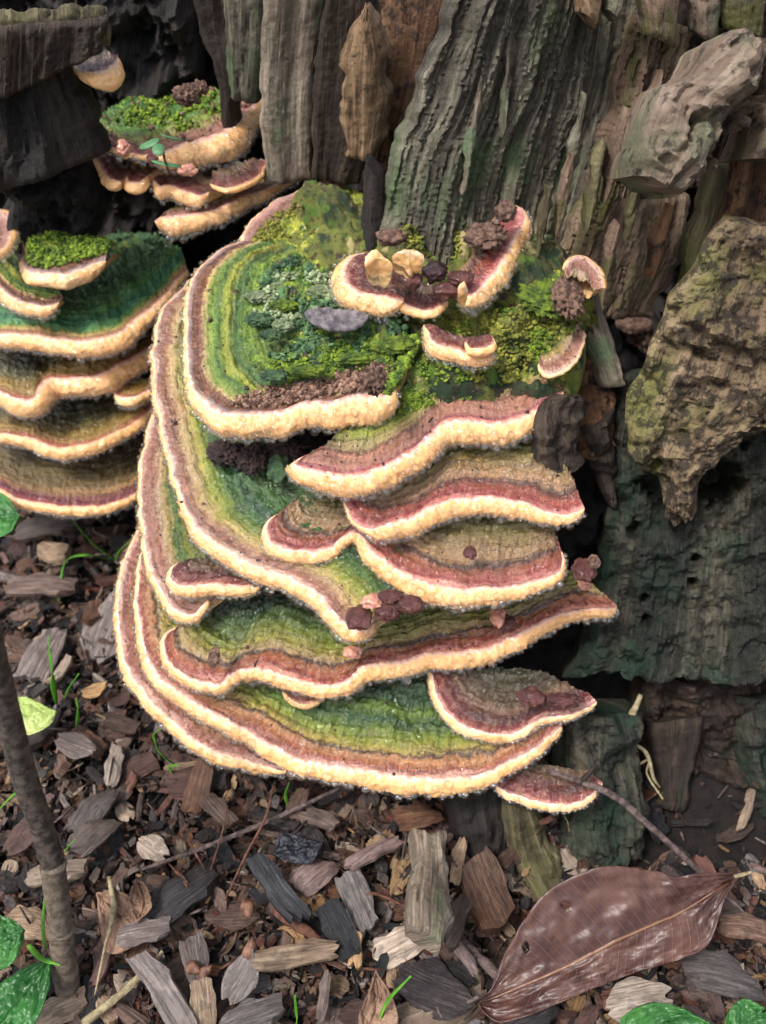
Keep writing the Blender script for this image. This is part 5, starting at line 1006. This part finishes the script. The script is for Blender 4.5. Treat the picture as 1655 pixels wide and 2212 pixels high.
L_TN = leaf_mat('leaf_tan', (104, 76, 60), (150, 118, 96), (170, 140, 110), rough=.6)
L_BL = leaf_mat('leaf_blueblack', (16, 18, 24), (36, 39, 50), (44, 46, 56), rough=.5)
L_MT = leaf_mat('leaf_mint', (80, 128, 84), (110, 156, 112), (150, 200, 150), rough=.5, tr=.25, spots=(100, 150, 100), veins=0)
zl = lambda x, y: .030+.030*max(0, min(1, (2120-y)/260))-.010*abs((x-1330)/300)**2
big_leaf = leaf('dead_leaf', [(1600, 1890), (1533, 1932), (1461, 1975), (1366, 2018), (1280, 2061), (1199, 2099), (1132, 2128), (1055, 2158), (1034, 2168)],
     [(1600, 1890), (1533, 1889), (1461, 1894), (1414, 1882), (1342, 1874), (1280, 1882), (1218, 1908), (1170, 1941), (1132, 1989), (1103, 2037), (1079, 2090), (1060, 2137), (1034, 2162)],
     [(1600, 1890), (1567, 1932), (1552, 1975), (1533, 2032), (1504, 2061), (1437, 2085), (1366, 2104), (1270, 2142), (1199, 2171), (1132, 2199), (1079, 2211), (1046, 2192), (1034, 2172)], zl, L_BR,
     'large dead purplish-brown leaf with two small holes, lying across the lower right', res=200, cup=.003, wav=.003, seed=3.0, holes=[(1221, 1956, 10, 7), (1136, 2046, 8, 13)])
twig([(1036, 2152, .032), (1010, 2165, .026)], [1.0, .8], TW_G, 'short stalk base of the large dead leaf', 'leaf_stalk', 'leaf stalk')
twig([(1585, 1894, .050), (1622, 1884, .052)], [.9, .7], TW_P, 'pale pointed tip beyond the large dead leaf', 'leaf_tip', 'leaf tip')
zc = lambda h: (lambda x, y: h)
leaf('green_leaf', [(1355, 2260), (1420, 2215), (1500, 2190)], [(1355, 2260), (1338, 2205), (1400, 2170), (1470, 2178), (1540, 2220)], [(1355, 2260), (1440, 2290), (1540, 2260), (1540, 2225)], zc(.045), L_GR, 'round green leaf cut by the bottom edge, left one of the bottom right pair', cup=.002, seed=1)
leaf('green_leaf', [(1580, 2280), (1610, 2220), (1640, 2190)], [(1580, 2280), (1562, 2210), (1600, 2160), (1650, 2180)], [(1580, 2280), (1660, 2290), (1700, 2230), (1655, 2185)], zc(.05), L_GR, 'green leaf in the bottom right corner', cup=.002, seed=2)
leaf('green_leaf', [(-60, 1130), (0, 1115), (46, 1120)], [(-60, 1130), (-40, 1070), (10, 1072), (46, 1120)], [(-60, 1130), (-30, 1165), (20, 1158), (46, 1120)], zc(.075), L_GR, 'round green leaf at the left edge under the lowest further tier', cup=.002, seed=3)
leaf('green_leaf', [(-30, 2240), (30, 2180), (112, 2070)], [(-30, 2240), (-20, 2150), (50, 2095), (112, 2070)], [(-30, 2240), (60, 2230), (105, 2150), (112, 2070)], zc(.035), L_DG, 'dark green lance-shaped leaf in the bottom left corner', cup=.001, seed=4)
leaf('green_leaf', [(-60, 2060), (0, 2040), (52, 2010)], [(-60, 2060), (-30, 1985), (20, 1985), (52, 2010)], [(-60, 2060), (-10, 2095), (35, 2070), (52, 2010)], zc(.055), L_GR, 'toothed green leaf at the left edge beside the sapling', serr=.25, seed=5)
leaf('yellow_leaf', [(15, 1525), (60, 1545), (122, 1538)], [(15, 1525), (20, 1508), (60, 1508), (100, 1528), (122, 1538)], [(15, 1525), (25, 1570), (65, 1588), (105, 1570), (122, 1538)], zc(.035), L_YL, 'pale yellow-green fallen leaf behind the sapling', serr=.05, seed=6)
leaf('tan_leaf', [(210, 1930), (260, 1980), (300, 2040)], [(210, 1930), (260, 1925), (300, 1965), (300, 2040)], [(210, 1930), (215, 1990), (235, 2060), (300, 2040)], zc(.020), L_TN, 'flat pinkish-tan leaf piece right of the sapling', seed=7)
leaf('tan_leaf', [(812, 2100), (815, 2160), (790, 2240)], [(812, 2100), (845, 2150), (860, 2200), (850, 2240)], [(812, 2100), (790, 2160), (775, 2200), (780, 2240)], zc(.024), L_TN, 'folded brown leaf standing on the bottom edge near the grass blade', cup=.003, seed=8)
leaf('dark_leaf', [(590, 1845), (640, 1835), (698, 1822)], [(590, 1845), (610, 1800), (660, 1812), (698, 1822)], [(590, 1845), (620, 1860), (670, 1865), (698, 1822)], zc(.020), L_BL, 'blue-black wet leaf scrap below the thin grey twig', seed=9)
leaf('tan_leaf', [(300, 1995), (312, 1950), (300, 1905)], [(300, 1995), (330, 1960), (318, 1920), (300, 1905)], [(300, 1995), (285, 1960), (290, 1920), (300, 1905)], zc(.024), L_TN, 'narrow curled brown leaf by the wedge-shaped chip', cup=.004, seed=10)
# clover in the hollow
cl = thing('clover', 'small three-lobed green clover growing on the hollow shelf', 'clover', tuple(atz(355, 345, .262)))
for k, (x, y, rx, ry) in enumerate([(325, 313, 22, 9), (372, 300, 22, 10), (343, 325, 12, 14), (360, 357, 28, 6)]):
    p = atz(x, y, .285 if k < 3 else .262); s = pxm(p); th = np.linspace(0, 2*np.pi, 25)[:-1]; r = 1+.12*np.cos(th*2)
    V = np.array([[0, 0, 0]]+[[rx*s*math.cos(a)*q, ry*s*math.sin(a)*q*1.2, .001*q] for a, q in zip(th, r)]); V2 = V-[0, 0, .0006]
    F = [(0, i+1, (i+1) % 24+1) for i in range(24)]+[(25, 25+(i+1) % 24+1, 25+i+1) for i in range(24)]+[(i+1, i+26, 25+(i+1) % 24+1, (i+1) % 24+1) for i in range(24)]
    o = link('leaf', mesh('leaf', np.vstack([V, V2]), F, uv=np.zeros((50, 2))+[.3, .5]), L_MT, cl); o.location = Vector(p)-cl.location; o.rotation_euler = ((.35, -.3, .4, .1)[k], (-.35, .4, .1, .2)[k], (.1, .3, 0, 0)[k])
st = tube('stem', [atz(352, 318, .283), atz(356, 345, .268), atz(366, 375, .25)], [.0006, .0007], TW_R, None); st.parent = cl; st.location = Vector(st.location)-cl.location

# ---------------------------------------------------------------- grass blades
GR = leaf_mat('grass', (70, 140, 30), (120, 185, 60), (150, 200, 90), rough=.4, tr=.3, spots=(80, 140, 40), veins=0)
def blade(pts, wpx, label):
    P = np.array([atz(x, y, z) for x, y, z in pts]); Q = catmull(P, 26); T = np.gradient(Q, axis=0); side = np.cross(T, [0, .4, 1]); side /= np.linalg.norm(side, axis=1, keepdims=True)
    t = np.linspace(0, 1, 26)[:, None]; w = wpx*pxm(P[0])*.5*np.sin(np.pi*np.clip(t*.85+.12, 0, 1))**.7*(1-t**4)
    V = np.stack([Q-side*w, Q+np.array([0, 0, -.0006])*np.ones_like(Q), Q+side*w], 1); o0 = Q.mean(0)
    uv = np.stack([np.tile(t, (1, 3)), np.tile([[-.5, 0, .5]], (26, 1))], -1).reshape(-1, 2)
    o = link('grass_blade', mesh('grass_blade', (V-o0).reshape(-1, 3), gridf(26, 3), uv), GR); o.location = o0; sm = o.modifiers.new('thickness', 'SOLIDIFY'); sm.thickness = .0004; tag(o, label, 'grass blade')
for pts, w, lab in [([(248, 1208, .012), (200, 1172, .030), (150, 1115, .055)], 13, 'broad grass blade rising toward the lowest further tier'),
    ([(245, 1212, .012), (190, 1198, .035), (140, 1215, .03), (126, 1300, .012)], 8, 'arching grass blade bending back to the mulch at the left'),
    ([(250, 1208, .012), (262, 1185, .03), (285, 1165, .04)], 7, 'short grass blade half hidden behind the outer rim'),
    ([(122, 1520, .012), (112, 1460, .035), (104, 1375, .06)], 13, 'tall upright grass blade beside the yellow leaf'),
    ([(140, 1508, .012), (152, 1480, .03), (170, 1455, .04)], 6, 'thin grass blade right of the tall one'),
    ([(165, 1570, .012), (168, 1540, .03), (164, 1508, .04)], 7, 'small grass blade below the thin one'),
    ([(385, 1655, .010), (350, 1630, .025), (332, 1590, .04), (345, 1575, .05)], 10, 'bent grass blade under the left rim'),
    ([(372, 1670, .010), (365, 1655, .018), (388, 1652, .022)], 8, 'tiny folded grass blade beside the bent one'),
    ([(622, 1742, .010), (617, 1715, .03), (624, 1690, .045)], 7, 'single short grass blade under the green shelf'),
    ([(812, 2225, .016), (835, 2165, .035), (888, 2108, .05)], 10, 'bright grass blade at the bottom middle'),
    ([(0, 1745, .02), (30, 1715, .03), (75, 1690, .035)], 8, 'grass blade crossing behind the sapling at the left edge'),
    ([(60, 2040, .02), (90, 2070, .035), (130, 2085, .04)], 12, 'curved grass blade in front of the sapling foot'),
    ([(98, 2050, .02), (92, 2000, .03), (96, 1940, .04)], 7, 'upright grass blade left of the sapling'),
    ([(140, 1840, .016), (150, 1825, .03), (160, 1815, .035)], 6, 'grass tip peeping from behind the sapling'),
    ([(640, 2230, .016), (640, 2190, .03), (637, 2150, .04)], 6, 'tiny grass tip at the bottom edge')]:
    blade(pts, w, lab)

# ---------------------------------------------------------------- sapling
SAP = simple_mat('sapling_bark', (46, 36, 32), (110, 96, 84), 260, .75, .0015)
SAPL = simple_mat('sapling_bark_pale', (92, 78, 66), (142, 126, 108), 260, .75, .0012)
sap = thing('sapling', 'bare brown sapling stem rising from the mulch at the left, paler below its node', 'sapling', tuple(atz(150, 2150, .0)))
def sapt(name, pts, rad, mat, seed):
    o = tube(name, [atz(*p) for p in pts], rad, mat, None, sides=24, rough=.05, seed=seed, n=70); o.parent = sap; o.location = Vector(o.location)-sap.location
sapt('upper_stem', [(-34, 1330, .235), (-8, 1440, .205), (22, 1560, .172), (54, 1680, .138), (85, 1770, .112), (108, 1840, .092), (116, 1872, .084)], [.0048, .0050, .0054, .0052, .0054], SAP, 1)
sapt('lower_stem', [(113, 1868, .085), (122, 1930, .068), (130, 1990, .052), (132, 2010, .046)], [.0056, .0058, .0056, .0060], SAPL, 2)
sapt('lower_stem', [(131, 2004, .047), (136, 2060, .034), (140, 2080, .028), (146, 2130, .014), (150, 2170, .0)], [.0061, .0058, .0062, .0060, .0064], SAPL, 3)
sapt('node', [(114, 1862, .0862), (116, 1870, .0845), (117, 1877, .083)], [.0052, .0062, .0054], SAPL, 4)
sapt('node', [(131, 2000, .048), (132, 2008, .046), (132, 2016, .044)], [.0058, .0067, .0058], SAPL, 5)

# small flies and crumbs
BUG = simple_mat('insect', (14, 12, 14), (40, 36, 38), 400, .3, .0003)
def insect(x, y, z, ang, L, lab):
    p = atz(x, y, z); s = pxm(p)*L; r = thing('insect', lab, 'insect', tuple(p)); r.rotation_euler = (0, 0, ang)
    for nm, dx, a, b in [('abdomen', -.32, .32, .15), ('thorax', .10, .16, .11), ('head', .36, .12, .11)]:
        V, F = ICO2; link(nm, mesh(nm, V*np.array([a, b, b])*s+np.array([dx*s, 0, .1*s]), F), BUG, r)
    for sgn in (-1, 1):
        for q in (-.1, .1, .3):
            o = tube('leg', [np.array([q*s*.5, 0, .1*s]), np.array([q*s, sgn*.28*s, .2*s]), np.array([q*1.6*s, sgn*.5*s, -.02*s])], [.012*s], BUG, r, sides=5, n=8)
insect(1032, 846, .217, .3, 24, 'small black ant on the olive zone of the stepped tier')
insect(931, 908, .210, 1.0, 18, 'tiny dark fly on the pink zone of the stepped tier')
insect(553, 1434, .105, 1.3, 16, 'tiny grey fly on the purple band of the wavy tier')
